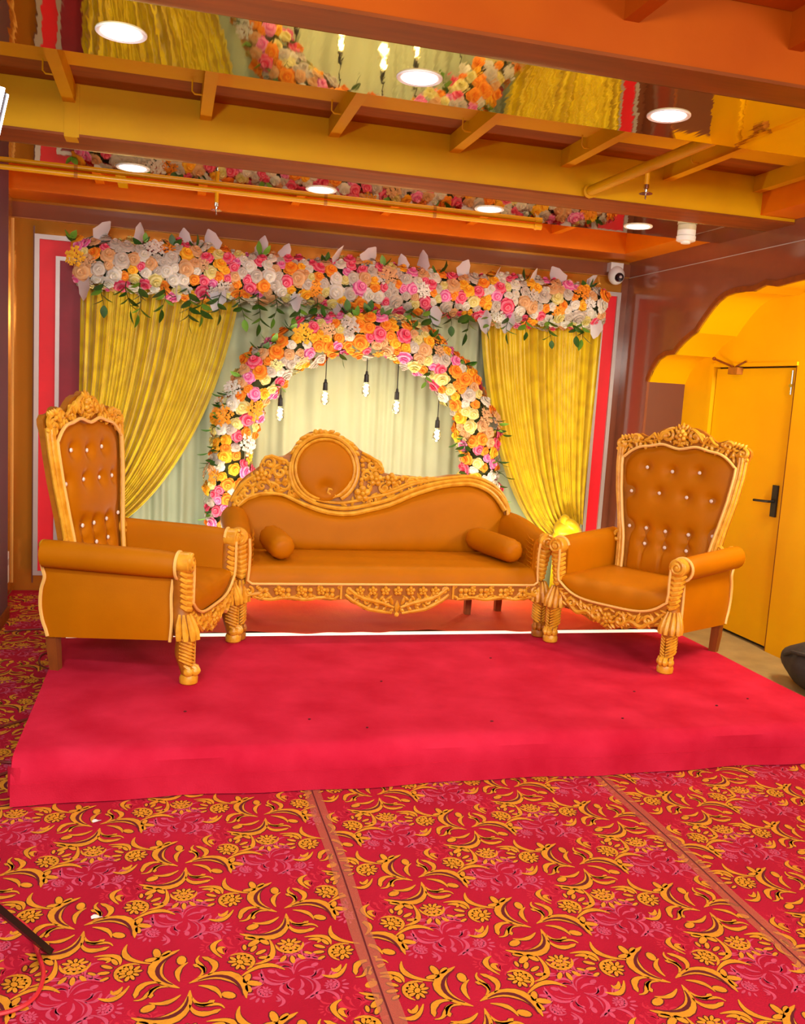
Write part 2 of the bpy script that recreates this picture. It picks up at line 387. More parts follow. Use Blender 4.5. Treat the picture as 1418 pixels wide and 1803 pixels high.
# ------------------------------------------------------------------ carpet with printed scrolls
def stroke(P, wmax, head=.5, n=10, z=0, knob=0):
    pts = bez(*[(p[0], p[1], 0) for p in P], n=n); L = []; Rr = []
    for i, p in enumerate(pts):
        t = i/n
        a, b = pts[max(i-1, 0)], pts[min(i+1, n)]
        d = (b-a).normalized(); nn = Vector((-d.y, d.x, 0))
        wd = wmax*(t/head if t < head else (1-t)/(1-head))**.7*.5+.006
        if knob and t > .8: wd = max(wd, knob*math.sin(math.pi*min(1, (t-.8)/.2*.85+.1)))
        L.append((p+nn*wd)[:2]); Rr.append((p-nn*wd)[:2])
    vs = L+Rr; m = n+1
    return vs, [(i, i+1, m+i+1, m+i) for i in range(n)]
def blob(c, r, ang, n=10):
    ca, sa = math.cos(ang), math.sin(ang)
    vs = [(c[0]+r[0]*math.cos(t)*ca-r[1]*math.sin(t)*sa, c[1]+r[0]*math.cos(t)*sa+r[1]*math.sin(t)*ca) for t in [2*math.pi*i/n for i in range(n)]]
    return vs, [tuple(range(n))]
third = [('s', ((.04, -.06), (.04, -.44), (-.20, -.66), (-.58, -.41)), .165, .55), ('d', ((.015, -.16), (.01, -.42), (-.20, -.58), (-.52, -.405)), .042, .5),
         ('s', ((-.06, -.12), (-.16, -.22), (-.25, -.27), (-.40, -.20)), .055, .5),
         ('b', (-.41, -.29), (.085, .055), .5), ('s', ((.06, -.18), (.10, -.34), (.18, -.36), (.30, -.27)), .05, .6, .035),
         ('s', ((.03, -.30), (.06, -.48), (.18, -.52), (.36, -.43)), .07, .6, .03), ('s', ((.08, -.28), (.2, -.40), (.34, -.26), (.40, -.42)), .04, .5),
         ('s', ((-.17, -.70), (-.16, -.92), (.16, -.92), (.17, -.70)), .06, .5), ('b', (0, -.72), (.05, .035), 0),
         ('b', (-.09, -.76), (.05, .024), .6), ('b', (-.05, -.80), (.05, .024), 1.1), ('b', (.0, -.81), (.05, .024), 1.57), ('b', (.05, -.80), (.05, .024), 2.0), ('b', (.09, -.76), (.05, .024), 2.5),
         ('b', (-.10, -.69), (.05, .024), -.2), ('b', (.10, -.69), (.05, .024), .2), ('b', (-.06, -.65), (.05, .022), -.9), ('b', (.06, -.65), (.05, .022), .9), ('b', (0, -.64), (.04, .022), 1.57),
         ('b', (-.11, -.99), (.07, .030), 1.0), ('b', (.0, -1.02), (.075, .030), 1.57), ('b', (.11, -.99), (.07, .030), 2.1), ('b', (.20, -.92), (.055, .024), 2.6),
         ('s', ((-.23, -.58), (-.18, -.82), (-.20, -1.0), (-.45, -1.04)), .065, .6),
         ('b', (-.42, -.62), (.10, .045), .7), ('b', (-.30, -.61), (.09, .04), 2.2), ('b', (-.46, -.52), (.07, .035), -.3),
         ('s', ((.20, -.60), (.40, -.58), (.52, -.62), (.50, -.80)), .06, .6), ('s', ((.24, -.66), (.34, -.64), (.42, -.68), (.34, -.74)), .06, .5)]
def motif_geo(grow=0.0, kinds='sb'):
    out_v, out_f = [], []
    for k in range(3):
        a = k*2*math.pi/3; ca, sa = math.cos(a), math.sin(a)
        for s in third:
            if s[0] not in kinds: continue
            if s[0] in 'sd': vs, fs = stroke(s[1], s[2]+grow*2, s[3], 10, knob=(s[4]+grow if len(s) > 4 else 0))
            else: vs, fs = blob(s[1], (s[2][0]+grow, s[2][1]+grow), s[3])
            o = len(out_v); out_v += [(x*ca-y*sa, x*sa+y*ca) for x, y in vs]; out_f += [tuple(i+o for i in f) for f in fs]
    return np.array(out_v), out_f
G1, G1o, G1d = motif_geo(0), motif_geo(.016), motif_geo(0, 'd')
carpet = thing('patterned_carpet', 'red carpet with gold and pink scroll flowers covering the hall floor', 'carpet')
def put(mb, geo, c, sc, rot, z, mi, x0, x1, hole):
    v, f = geo; ca, sa = math.cos(rot)*sc, math.sin(rot)*sc
    P = np.stack([c[0]+v[:, 0]*ca-v[:, 1]*sa, c[1]+v[:, 0]*sa+v[:, 1]*ca], 1)
    keep = []
    for q in f:
        p = P[list(q)]
        if p[:, 0].min() < x0+.003 or p[:, 0].max() > x1-.003: continue
        m = p.mean(0)
        if hole(m[0], m[1]): continue
        keep.append(q)
    if keep: mb.add([(x, y, z) for x, y in P], keep, mi)
under = lambda x, y: (x > -.45 and y > 3.55) or y < -.3
PAN = [(-.975, .594, (.085, .02), 0), (.594, 1.85, (.255, .05), 0), (1.85, 3.18, (.245, .12), 0)]
LXs = [0.29, .292, .29]
for pi, (x0, x1, off, _) in enumerate(PAN):
    mb = MB()
    y1 = 6.16 if pi == 0 else 3.6
    nx, ny = 6, 30
    mb.sheet(lambda u, v: (x0+(x1-x0)*u, -2.2+(y1+2.2)*v, .004), nx, ny, 0)
    if pi == 0: mb.sheet(lambda u, v: (-1.075+.6*u, 6.16+.8*v, .004), 2, 2, 0)
    base = [(.375, 3.205), (1.128, 3.005), (2.11, 3.05)][pi]
    for r in range(-12, 12):
        for c in range(-8, 9):
            y = base[1]-r*.313; x = base[0]+c*.585+(.2925 if r % 2 else 0)
            if x < x0-.3 or x > x1+.3 or y < .3 or y > 6.9: continue
            rot = 0
            put(mb, G1o, (x, y), .236, rot, .0046, 1, x0 if pi else -1.07, x1, under)
            put(mb, G1, (x, y), .236, rot, .0052, 2, x0 if pi else -1.07, x1, under)
            put(mb, G1d, (x, y), .236, rot, .0057, 1, x0 if pi else -1.07, x1, under)
            xp = x+.2925
            put(mb, G1d, (xp, y), .140, math.pi/3, .0053, 5, x0 if pi else -1.07, x1, under)
            put(mb, G1, (xp, y-.0), .140, math.pi/3, .0048, 3, x0 if pi else -1.07, x1, under)
            put(mb, G1, (x+.146, y+.156), .10, .4, .0043, 4, x0 if pi else -1.07, x1, under)
    obj('carpet_panel', mb, [M_carpet, M_cdark, M_cgold, M_cpink, M_cfaint, M_carpet], carpet, False)
for x in (.594, 1.85):
    mb = MB()
    mb.sheet(lambda u, v: (x-.032+.064*u+.004*math.sin(9*v*5), -2.2+5.8*v, .0062), 1, 60)
    obj('seam_tape', mb, M_tape, carpet, False)
    mb = MB(); mb.sheet(lambda u, v: (x-.003+.005*u+.003*math.sin(31*v), -2.2+5.8*v, .0068), 1, 60); obj('seam', mb, M_cdark, carpet, False)

# ------------------------------------------------------------------ stage
SX0, SX1, SY0, SY1, SZ = -.53, 3.19, 3.41, 5.06, .18
stage = thing('stage', 'low stage covered in plain red felt under the throne chairs and sofa', 'stage', (0, 0, 0))
boxo('deck', (SX0+.03, SY0+.09, .006), (SX1-.03, SY1-.004, SZ-.012), M_wood, stage)
mb = MB()
prof = [(SY1, SZ-.004), (SY1-.02, SZ)]+[(SY1-.02-(SY1-.02-SY0-.07)*i/24, SZ) for i in range(1, 25)]+[(SY0+.060, SZ-.003), (SY0+.036, SZ-.012), (SY0+.014, SZ-.03), (SY0+.002, SZ-.06), (SY0, SZ-.09), (SY0-.004, .09), (SY0-.004, .05), (SY0-.008, .008)]
def stf(u, v):
    i = v*(len(prof)-1); k = min(int(i), len(prof)-2); t = i-k
    y = prof[k][0]+(prof[k+1][0]-prof[k][0])*t; z = prof[k][1]+(prof[k+1][1]-prof[k][1])*t
    x = SX0+(SX1-SX0)*u
    if z < SZ-.03:
        y += .010*math.sin(x*5.1+1)+.006*math.sin(x*13); y += .035*(1-u)**3*0
    zz = z+(.004*math.sin(x*3.3)*math.sin(y*5) if z > SZ-.002 else 0)*.5
    return (x, y, zz)
mb.sheet(stf, 90, len(prof)-1)
mb.sheet(lambda u, v: (SX0-.004*math.sin(v*3)+(.0 if v < .99 else 0), SY0+.02+(SY1-SY0-.02)*u, SZ-.002-(SZ-.014)*v), 20, 4)
mb.sheet(lambda u, v: (SX1, SY0+.02+(SY1-SY0-.02)*u, SZ-.002-(SZ-.014)*v), 20, 4)
obj('felt_cover', mb, M_stage, stage)
mb = MB(); mb.sheet(lambda u, v: (SX0-.012+.045*u, SY0+.012-.02*u-.012*math.sin(u*3), .155-.115*v), 4, 4); obj('corner_fold', mb, M_stage, stage)
for x, y, r in ((.10, 3.86, .008), (.62, 3.72, .007), (1.42, 3.62, .009), (2.62, 3.72, .008), (2.3, 3.95, .008), (1.05, 4.2, .007), (1.75, 4.55, .008), (.85, 3.60, .006), (2.05, 3.6, .007), (2.85, 3.8, .007)):
    mb = MB(); mb.ell((x, y, SZ+.002), (r, r*.8, .003), 8, 4); obj('dirt_speck', mb, M_cdark, stage)
M_ledstrip = mat('lit strip light', (255, 250, 235), .5, emit=(255, 246, 214), estr=.95)
trim = boxo('strip_light', (SX0+.02, SY1+.001, .10), (SX1-.02, SY1+.046, SZ+.002), M_ledstrip)
tag(trim, 'thin lit white strip in the gap between the front and rear stage', 'light strip')
rear = thing('rear_stage', 'rear stage under a crumpled orange red cloth behind the white strip', 'stage')
boxo('deck', (SX0+.03, SY1+.075, .006), (SX1-.03, 6.20, SZ-.016), M_wood, rear)
mb = MB()
def rsf(u, v):
    x = SX0+(SX1-SX0)*u; y = SY1+.056+(6.22-SY1-.056)*v
    z = SZ+.001+.008*abs(math.sin(x*4+3*y+math.sin(y*7)))*math.sin(math.pi*min(1, v*3))+.006*math.sin(x*11-5*y)*v
    if v == 0: y += -.022+.020*math.sin(x*5)+.012*math.sin(x*13+1)+.008*math.sin(x*29); z = SZ+.006
    return (x, y, max(z, SZ+.005))
mb.sheet(rsf, 120, 30); obj('crumpled_cloth', mb, M_rear, rear)

# ------------------------------------------------------------------ carving helpers (a, b are plane coordinates, F maps (a, b, lift) to 3-D)
def spiral(c, r, turns, a0, sgn=1, n=22, k=.25):
    out = []
    for i in range(n+1):
        t = i/n; rr = r*((1-t)**1.0*(1-k)+k*(1-t*.7)); a = a0+sgn*turns*2*math.pi*t
        out.append((c[0]+rr*math.cos(a), c[1]+rr*math.sin(a)))
    return out
def relief(mb, F, pts, rad, lift=.0, n=6, taper=True):
    N = len(pts)
    rad *= 1.3 if taper else 1
    R = [rad*(.45+.55*math.sin(math.pi*(.12+.8*i/(N-1)))) if taper else rad for i in range(N)]
    mb.tube([F(a, b, lift) for a, b in pts], R, n)
def leaf(mb, F, c, ang, L, W, H):
    d = (math.cos(ang), math.sin(ang))
    pts = [(c[0]+d[0]*L*t, c[1]+d[1]*L*t) for t in (-.5, -.3, 0, .3, .5)]
    nrm = F(c[0], c[1], 1)-F(c[0], c[1], 0)
    mb.tube([F(a, b, 0) for a, b in pts], [W*.25, W*.8, W, W*.6, W*.1], 6, flat=H/W if W else 1, up=nrm)
def rosette(mb, F, c, r, h, petals=5):
    for k in range(petals):
        a = 2*math.pi*k/petals+.3
        p = F(c[0]+r*.58*math.cos(a), c[1]+r*.58*math.sin(a), h*.45)
        mb.ell(p, (r*.40, h*.7, r*.40), 8, 5)
    mb.ell(F(c[0], c[1], h*.8), (r*.28, h*.7, r*.28), 8, 5)
def bead(mb, F, c, r):
    r *= 1.12; mb.ell(F(c[0], c[1], r*.3), (r, r*.9, r), 7, 5)

# front post and leg of chairs and sofa: volute, ribbed shaft, leaf ruff, ribbed shin, toes
def post_parts(x, y, sx, parent, top=.63, fm=None):
    """sx = +1 / -1: outer side"""
    z0 = 0
    k = (top-.03)/.60
    path = cr_spline([(x+sx*.012, y+.055, .565*k), (x+sx*.006, y+.05, .50*k), (x-sx*.004, y+.055, .42*k), (x-sx*.012, y+.06, .35), (x-sx*.006, y+.035, .28), (x, y+.02, .22), (x+sx*.004, y+.03, .15), (x, y+.02, .10), (x, y+.005, .05)], 5)
    rad = [interp(p.z, [(0.03, .030), (.09, .030), (.15, .036), (.22, .042), (.28, .044), (.33, .036), (.40, .030), (.50, .036), (.57, .036)]) for p in path]
    mb = MB(); mb.tube(path, rad, 12, flat=1.15, up=(0, 1, 0))
    leg = obj('arm_post', mb, M_golddk, parent)
    mb = MB()
    # volute facing forward
    cz = top-.05; F = lambda a, b, l=0: Vector((x+sx*.012+a, y+.0-l, cz+b))
    mb.lathe([(.001, -.07), (.046, -.068), (.05, -.04), (.05, -.006), (.044, .0), (.001, .0)], (x+sx*.012, y-.0, cz), 18, axis='y')
    relief(mb, F, spiral((0, 0), .042, 2.0, math.pi/2, -sx, 30, .05), .0085, .004, 6, False)
    bead(mb, F, (0, 0), .012)
    # ribs of the shaft
    for i in range(7):
        z = (.525-.027*i)*k; px = interp(z, [(.34, x-sx*.012), (.42, x-sx*.004), (.5, x+sx*.006), (.57, x+sx*.012)]); py = interp(z, [(.34, y+.058), (.42, y+.055), (.57, y+.052)])
        wd = .043-.0020*i
        pts = [(px-wd, py-.012, z+.012), (px-wd*.6, py-.036, z-.002), (px, py-.046, z-.009), (px+wd*.6, py-.036, z-.002), (px+wd, py-.012, z+.012)]
        mb.tube(pts, [.008, .0150, .0165, .0150, .008], 7)
    obj('ribbed_scroll', mb, M_gold, leg)
    mb = MB()
    # leaf collar + ruff
    for i in range(7):
        a = math.radians(-200+36.6*i) if True else 0
        ca, sa = math.cos(a), math.sin(a)
        mb.tube([(x+ca*.030, y+.035+sa*.030, .335), (x+ca*.044, y+.03+sa*.044, .29), (x+ca*.052, y+.022+sa*.052, .245), (x+ca*.056, y+.02+sa*.056, .215)], [.006, .013, .0165, .012], 6)
    for i in range(7):
        for s in (-1, 1):
            z = .20-.017*i
            mb.tube([(x+s*.004, y-.022+.0*i, z-.012), (x+s*.024, y-.014, z), (x+s*.038, y+.012, z+.014), (x+s*.036, y+.04, z+.022)], [.004, .0075, .0075, .004], 6)
    obj('leaf_ruff', mb, M_gold, leg)
    mb = MB()
    for i, (dx, dy) in enumerate(((-.033, -.004), (-.012, -.028), (.012, -.028), (.033, -.004))):
        mb.ell((x+dx, y+dy, .062), (.016, .024, .022), 8, 6)
        mb.tube([(x+dx*.8, y+dy+.02, .09), (x+dx, y+dy-.004, .08), (x+dx*1.05, y+dy-.016, .062)], [.010, .012, .008], 6)
    mb.lathe([(.036, .0), (.043, .006), (.045, .03), (.038, .045), (.001, .05)], (x, y+.002, 0), 12)
    obj('claw_foot', mb, fm or M_gold, leg)
    return leg

def arm_sec(s, xi, xo, zb, zt, r):
    """cross-section of a rolled arm: inner face, roll on top, turned under on the outside"""
    xc = (xi+xo)/2+.012; zc = zt-r
    pts = [(xi, zb), (xi-.008, (zb+zc)/2), (xi-.003, zc-.015)]
    for k in range(11):
        a = math.radians(175-24*k); pts.append((xc+r*math.cos(a)*((xo-xi)/2+.012)/r, zc+r*math.sin(a)))
    pts += [(xo-.062, zc-r*1.06), (xo-.07, zb)]
    return [(s*a, b) for a, b in pts]

# ------------------------------------------------------------------ throne chair
BTN = [(-.2, 1.05), (-.03, 1.04), (.144, 1.05), (-.285, .893), (-.095, .90), (.085, .895), (.241, .892), (-.264, .675), (-.148, .677), (-.019, .673), (.131, .675), (.281, .688), (-.144, .58), (-.008, .575), (.132, .577)]
WB = [(.36, .262), (.5, .268), (.62, .28), (.74, .308), (.9, .34), (1.05, .36), (1.14, .364), (1.2, .352)]
def back_y(z): return .272+.105*(z-.4)
def build_chair(name, label, loc, rz, grp):
    t = thing(name, label, 'chair', loc, rz, grp)
    ztop = lambda x: 1.175+.022*math.exp(-((abs(x)-.11)/.07)**2)-.10*max(0, (abs(x)-.22)/.16)**2
    # tufted backrest
    mb = MB()
    def bf(u, v):
        z = .37+(1.185-.37)*v; wv = interp(z, WB); x = (2*u-1)*wv
        zt = ztop(x); z = .37+(zt-.37)*v
        e = (1-abs(2*u-1)**6)*(1-abs(2*v-1)**10)
        h = .045*e
        for bx, bz in BTN:
            d2 = (x-bx)**2+(z-bz)**2
            h -= .030*math.exp(-d2/(2*.026**2))+.010*math.exp(-d2/(2*.06**2))
        for i in range(7, 12):
            bx, bz = BTN[i]
            if z < bz: h -= .012*math.exp(-((x-bx)/.010)**2)*sm(.36, .5, z)
        return (x, back_y(z)-h, z)
    mb.sheet(bf, 72, 84)
    bk = obj('backrest', mb, M_leather, t, 60)
    bmsh = MB(); bmsh.ell((0, 0, 0), (.0115, .008, .0115), 8, 6); me = mesh('button', bmsh, M_crystal)
    for bx, bz in BTN: link('button', me, bk, (bx, back_y(bz)-.016, bz))
    # frame: board, three mouldings, crest
    F = lambda a, b, l=0: Vector((a, back_y(b)-.018-l, b))
    outer = lambda z: interp(z, [(.36, .315), (.60, .33), (.74, .352), (.9, .388), (1.05, .410), (1.13, .414), (1.2, .418)])
    crest_h = [(.418, 1.14), (.432, 1.175), (.43, 1.20), (.405, 1.222), (.37, 1.222), (.338, 1.228), (.315, 1.25), (.285, 1.258), (.255, 1.246), (.225, 1.238), (.195, 1.252), (.165, 1.275), (.125, 1.298), (.08, 1.312), (.035, 1.314), (.02, 1.325), (0, 1.332)]
    zz = [.36+.06*i for i in range(14)]
    outl = [(outer(z), z) for z in zz if z < 1.14]+crest_h
    poly = outl+[(-a, b) for a, b in reversed(outl[:-1])]
    mb = MB(); mb.plate(poly, lambda a, b: F(a, b, -.012), lambda a, b: Vector((a, back_y(b)+.025, b)))
    fr = obj('back_frame', mb, M_golddk, t, 30)
    for s in (-1, 1):
        mb = MB()
        for d, r in ((.026, .0105), (.052, .0115), (.078, .0115)):
            pts = []
            for i in range(26):
                z = .40+.0305*i; wv = interp(z, WB); o = outer(z); x = s*(wv+(o-wv)*d/.082)
                pts.append(F(x, z, .008-.012*(d > .07)))
            mb.tube(pts, r, 8)
        pts = [F(s*(interp(.60, WB)+.05)+s*.03*math.cos(a), .605+.03*math.sin(a), .0) for a in [i*.5 for i in range(12)]]
        mb.tube(pts, .012, 6)
        obj('side_moulding', mb, M_gold, fr)
    mb = MB()
    pts = [F(s_*(interp(z, WB)+.006), z, .018) for s_, z in [(-1, .40+.05*i) for i in range(15)]]
    topc = [F(-.358+.716*i/40, ztop(-.358+.716*i/40)+.004, .018) for i in range(41)]
    mb.tube(pts+topc+[F(interp(1.1-.05*i, WB)+.006, 1.1-.05*i, .018) for i in range(15)], .009, 6)
    obj('piping', mb, M_piping, fr)
    mb = MB()
    rosette(mb, F, (0, 1.262), .042, .026, 6)
    for k in range(6): bead(mb, F, (-.04+.016*k, 1.222-.006*math.sin(k*math.pi/5)), .011)
    leaf(mb, F, (0, 1.318), math.pi/2, .05, .014, .012)
    for s in (-1, 1):
        leaf(mb, F, (s*.022, 1.312), math.pi/2-s*.5, .045, .011, .012)
        relief(mb, F, spiral((s*.088, 1.258), .040, 1.4, math.pi/2, s, 26, .1), .010, .006)
        relief(mb, F, [(s*(.05+.012*i), 1.305-.0004*i*i*3) for i in range(9)]+[(s*.18, 1.262), (s*.21, 1.232), (s*.24, 1.215)], .010, .006)
        relief(mb, F, spiral((s*.30, 1.222), .030, 1.3, math.pi*.9 if s < 0 else .1*math.pi, s, 20, .1), .0095, .006)
        for k in range(7):
            leaf(mb, F, (s*(.165+.034*k), 1.20+.012*math.sin(k*2.1)-.003*k), 1.2*s+.5*math.sin(k*1.7)+(0 if s > 0 else math.pi), .052, .013, .016)
        for k in range(6): bead(mb, F, (s*(.19+.036*k), 1.232+.012*math.cos(k*2.4)-.003*k), .011)
        for k in range(4): leaf(mb, F, (s*(.33+.022*k), 1.235-.004*k), math.pi/2-s*.6, .04, .011, .014)
        relief(mb, F, spiral((s*.392, 1.185), .03, 1.3, math.pi/2, -s, 22, .1), .011, .006)
        for k in range(3): bead(mb, F, (s*(.395+.012*k), 1.135+.008*k), .010)
    rc = random.Random(4); placed = []
    for _ in range(1500):
        x, z = rc.uniform(0, .42), rc.uniform(1.10, 1.30)
        if z < ztop(min(x, .36))+.022 or z > interp(x, sorted(crest_h))-.014 or (x > .36 and z < 1.14): continue
        if any(math.hypot(x-a, z-b) < .026 for a, b in placed): continue
        placed.append((x, z)); g = rc.uniform(0, 3.1)
        for s in (-1, 1): leaf(mb, F, (s*x, z), g if s > 0 else math.pi-g, .046, .0095, .013)
    obj('crest_carving', mb, M_gold, fr)
    # seat
    zt = lambda x: .292+.085*min(1, abs(x)/.34)**4
    mb = MB()
    def sf(u, v):
        x = (2*u-1)*.335
        if v < .35:
            t_ = v/.35; a = t_*math.pi/2
            z = zt(x)+.006+(.41-zt(x))*math.sin(a)**.9; y = -.335+.09*(1-math.cos(a))-.012*math.sin(math.pi*t_)
            z += .004*math.sin(x*38)*math.sin(math.pi*t_)
        else:
            t_ = (v-.35)/.65; y = -.245+.55*t_; z = .416+.018*math.sin(math.pi*min(1, t_*1.2))*(1-abs(2*u-1)**3)
        return (x, y, z)
    mb.sheet(sf, 40, 30); obj('seat', mb, M_leather, t, 60)
    mb = MB(); mb.box((-.33, -.30, .21), (.33, .33, .285)); obj('seat_frame', mb, M_wood, t, False)
    # apron
    FA = lambda a, b, l=0: Vector((a, -.345-l, b))
    N = 44
    top = [(-.345+.69*i/N, zt(-.345+.69*i/N)) for i in range(N+1)]
    bot = []
    for i in range(N+1):
        x = -.345+.69*i/N; q = abs(x)/.345
        bot.append((x, .165+.075*q**1.3+.011*abs(math.sin(q*9.5))-(.012*math.exp(-(x/.03)**2))))
    mb = MB(); mb.plate(top+list(reversed(bot)), lambda a, b: FA(a, b, 0), lambda a, b: FA(a, b, -.025)); ap = obj('apron', mb, M_golddk, t, 30)
    mb = MB()
    rosette(mb, FA, (0, .225), .036, .020, 6)
    for s in (-1, 1):
        relief(mb, FA, spiral((s*.075, .228), .036, 1.25, math.pi*.5, -s, 22, .1), .010, .006)
        relief(mb, FA, [(s*(.10+.02*i), .212+.004*i+.016*math.sin(i*.9)) for i in range(10)], .011, .006)
        for k in range(7): leaf(mb, FA, (s*(.055+.026*k), .262+.0008*k*k-.004*k), math.pi/2-s*.7, .045, .010, .014)
        for k in range(5): leaf(mb, FA, (s*(.03+.03*k), .186+.012*k), math.pi/2+s*.9, .042, .010, .014)
        relief(mb, FA, spiral((s*.245, .262), .030, 1.3, 0 if s > 0 else math.pi, s, 22, .1), .009, .006)
        for k in range(4): leaf(mb, FA, (s*(.285+.012*k), .272+.012*k), math.pi/2-s*.9, .05, .010, .012)
    rc = random.Random(6); placed = []
    for _ in range(1500):
        x, z = rc.uniform(0, .33), rc.uniform(.16, .38)
        if z > zt(x)-.018 or z < interp(x, [(b_[0], b_[1]) for b_ in bot])+.014: continue
        if any(math.hypot(x-a, z-b) < .027 for a, b in placed): continue
        placed.append((x, z)); g = rc.uniform(0, 3.1)
        for s in (-1, 1): leaf(mb, FA, (s*x, z), g if s > 0 else math.pi-g, .044, .009, .012)
    obj('apron_carving', mb, M_gold, ap)
    mb = MB()
    c = [FA(a, b+.004, .008) for a, b in top]
    mb.tube([FA(-.352, .565, .01), FA(-.350, .50, .01), FA(-.352, .43, .01)]+c+[FA(.352, .43, .01), FA(.350, .50, .01), FA(.352, .565, .01)], .0075, 6); obj('seat_piping', mb, M_piping, ap)
    # arms
    for s in (-1, 1):
        mb = MB(); rings = []
        for i in range(15):
            v = i/14; y = -.285+.635*v
            k = 1-.10*math.exp(-v*14); dz = .012*v
            sec = arm_sec(s, .335, .425, .34, .632, .066)
            cx = s*.385; cz = .55
            rings.append([(cx+(a-cx)*k+s*.016*v, y+(.006*math.sin(v*40) if i < 2 else 0), cz+(b-cz)*k+dz) for a, b in sec])
        mb.rings(rings); arm = obj('arm', mb, M_leather, t, 50)
        # outer side panel with wavy rear edge
        rear_e = [(.175, .335), (.21, .345), (.25, .36), (.32, .372), (.40, .368), (.46, .352), (.50, .362), (.545, .372)]
        poly = [(-.265, .205), (-.268, .30), (-.262, .42), (-.27, .53)]+[(b, a) for a, b in reversed(rear_e)]+[(.2, .17), (-.1, .185)]
        def spf(u, v):
            z = .19+.35*v; yr = interp(z, rear_e); yf = -.265; y = yf+(yr-yf)*u
            zb = .205-.035*u if v == 0 else z
            return (s*(.378+.016*math.sin(math.pi*min(1, v*1.1))*max(0, math.sin(math.pi*u))**.5+.012*(1-v)), y, zb)
        mb = MB(); mb.sheet(spf, 20, 12); mb.sheet(lambda u, v: (s*.36,)+spf(u, v)[1:], 2, 2)
        obj('side_panel', mb, M_leather, t, 40)
        mb = MB(); mb.tube(cr_spline([(s*.392, b+.004, a) for a, b in rear_e]+[(s*.40, .375, .575), (s*.415, .36, .60)], 4), .009, 6); obj('rear_piping', mb, M_piping, t)
        mb = MB(); mb.tube(cr_spline([(s*.398, -.262, .20), (s*.398, -.268, .30), (s*.394, -.262, .42), (s*.392, -.268, .50)], 5), .008, 6); obj('side_piping', mb, M_piping, t)
        mb = MB(); mb.tube([(s*(.388+.060*math.sin(a_)), -.293, .566-.064*math.cos(a_)) for a_ in [.2+.28*k for k in range(16)]], .008, 6); obj('arm_piping', mb, M_piping, t)
        mb = MB(); mb.tube([(s*.35, .345, .60), (s*.35, .35, .48), (s*.35, .345, .33), (s*.35, .335, .20), (s*.35, .325, .10), (s*.345, .318, 0)], [.03, .032, .034, .036, .035, .03], 4, up=(1, 1, 0)); obj('rear_leg', mb, M_wood, t, 30)
        post_parts(s*.372, -.352, s, t)
        mb = MB(); mb.ell((s*.372, .365, .61), (.03, .03, .028), 10, 6); obj('arm_knob', mb, M_gold, t)
    return t
ch1 = build_chair('throne_chair', 'gold carved orange throne chair at left, turned to face right, beside the plum wall', (-.080, 4.712, SZ), math.radians(70), 'throne chairs beside the sofa')
ch2 = copy_tree(ch1); ch2.location = (2.735, 4.74, SZ); ch2.rotation_euler = (0, 0, math.radians(-57.5))
ch2['label'] = 'gold carved orange throne chair at right in front of the gold door'

# ------------------------------------------------------------------ sofa
sofa = thing('carved_sofa', 'orange settee with carved gold frame, round medallion on its sloping back', 'sofa', (1.31, 5.31, SZ))
def sy(z): return .25+.13*(z-.42)
FS = lambda a, b, l=0: Vector((a, sy(b)-.02-l, b))
LOW = [(-.90, .60), (-.887, .661), (-.85, .70), (-.802, .728), (-.75, .743), (-.698, .746), (-.64, .742), (-.591, .731), (-.483, .684), (-.374, .649), (-.30, .635), (-.228, .631), (-.15, .638), (-.081, .656), (.067, .696), (.216, .762), (.368, .814), (.483, .837), (.6, .846), (.7, .822), (.781, .771), (.852, .679), (.87, .60)]
UP = [(-.95, .60), (-.939, .687), (-.913, .74), (-.874, .811), (-.833, .854), (-.779, .891), (-.752, .913), (-.742, .948), (-.722, .975), (-.676, .989), (-.635, .978), (-.599, .985), (-.557, 1.015), (-.523, 1.069), (-.485, 1.112), (-.442, 1.138), (-.389, 1.152), (-.334, 1.147), (-.279, 1.130), (-.228, 1.118), (-.176, 1.09), (-.13, 1.045), (-.074, 1.017), (-.017, .99), (.018, .948), (.027, .905), (.098, .892), (.212, .888), (.30, .880), (.377, .884), (.481, .902), (.598, .91), (.698, .895), (.799, .848), (.861, .774), (.897, .669), (.905, .60)]
mb = MB()
def sbf(u, v):
    x = -.90+1.76*u; zt = interp(x, LOW); z = .40+(zt+.012-.40)*v
    e = (1-abs(2*u-1)**10)*(1-abs(2*v-1)**5)
    return (x, sy(z)-.055*e+.002*math.sin(x*60)*(1-v)**4, z)
mb.sheet(sbf, 90, 36); obj('backrest', mb, M_leather, sofa, 60)
mb = MB(); mb.plate(UP+list(reversed(LOW)), lambda a, b: FS(a, b, -.005), lambda a, b: Vector((a, sy(b)+.05, b))); bfm = obj('back_frame', mb, M_golddk, sofa, 30)
mb = MB(); mb.plate([(-.92, .30)]+UP[1:-1]+[(.89, .30)], lambda a, b: Vector((a, sy(b)+.05, b)), lambda a, b: Vector((a, sy(b)+.07, b))); obj('back_board', mb, M_leather, sofa, 30)
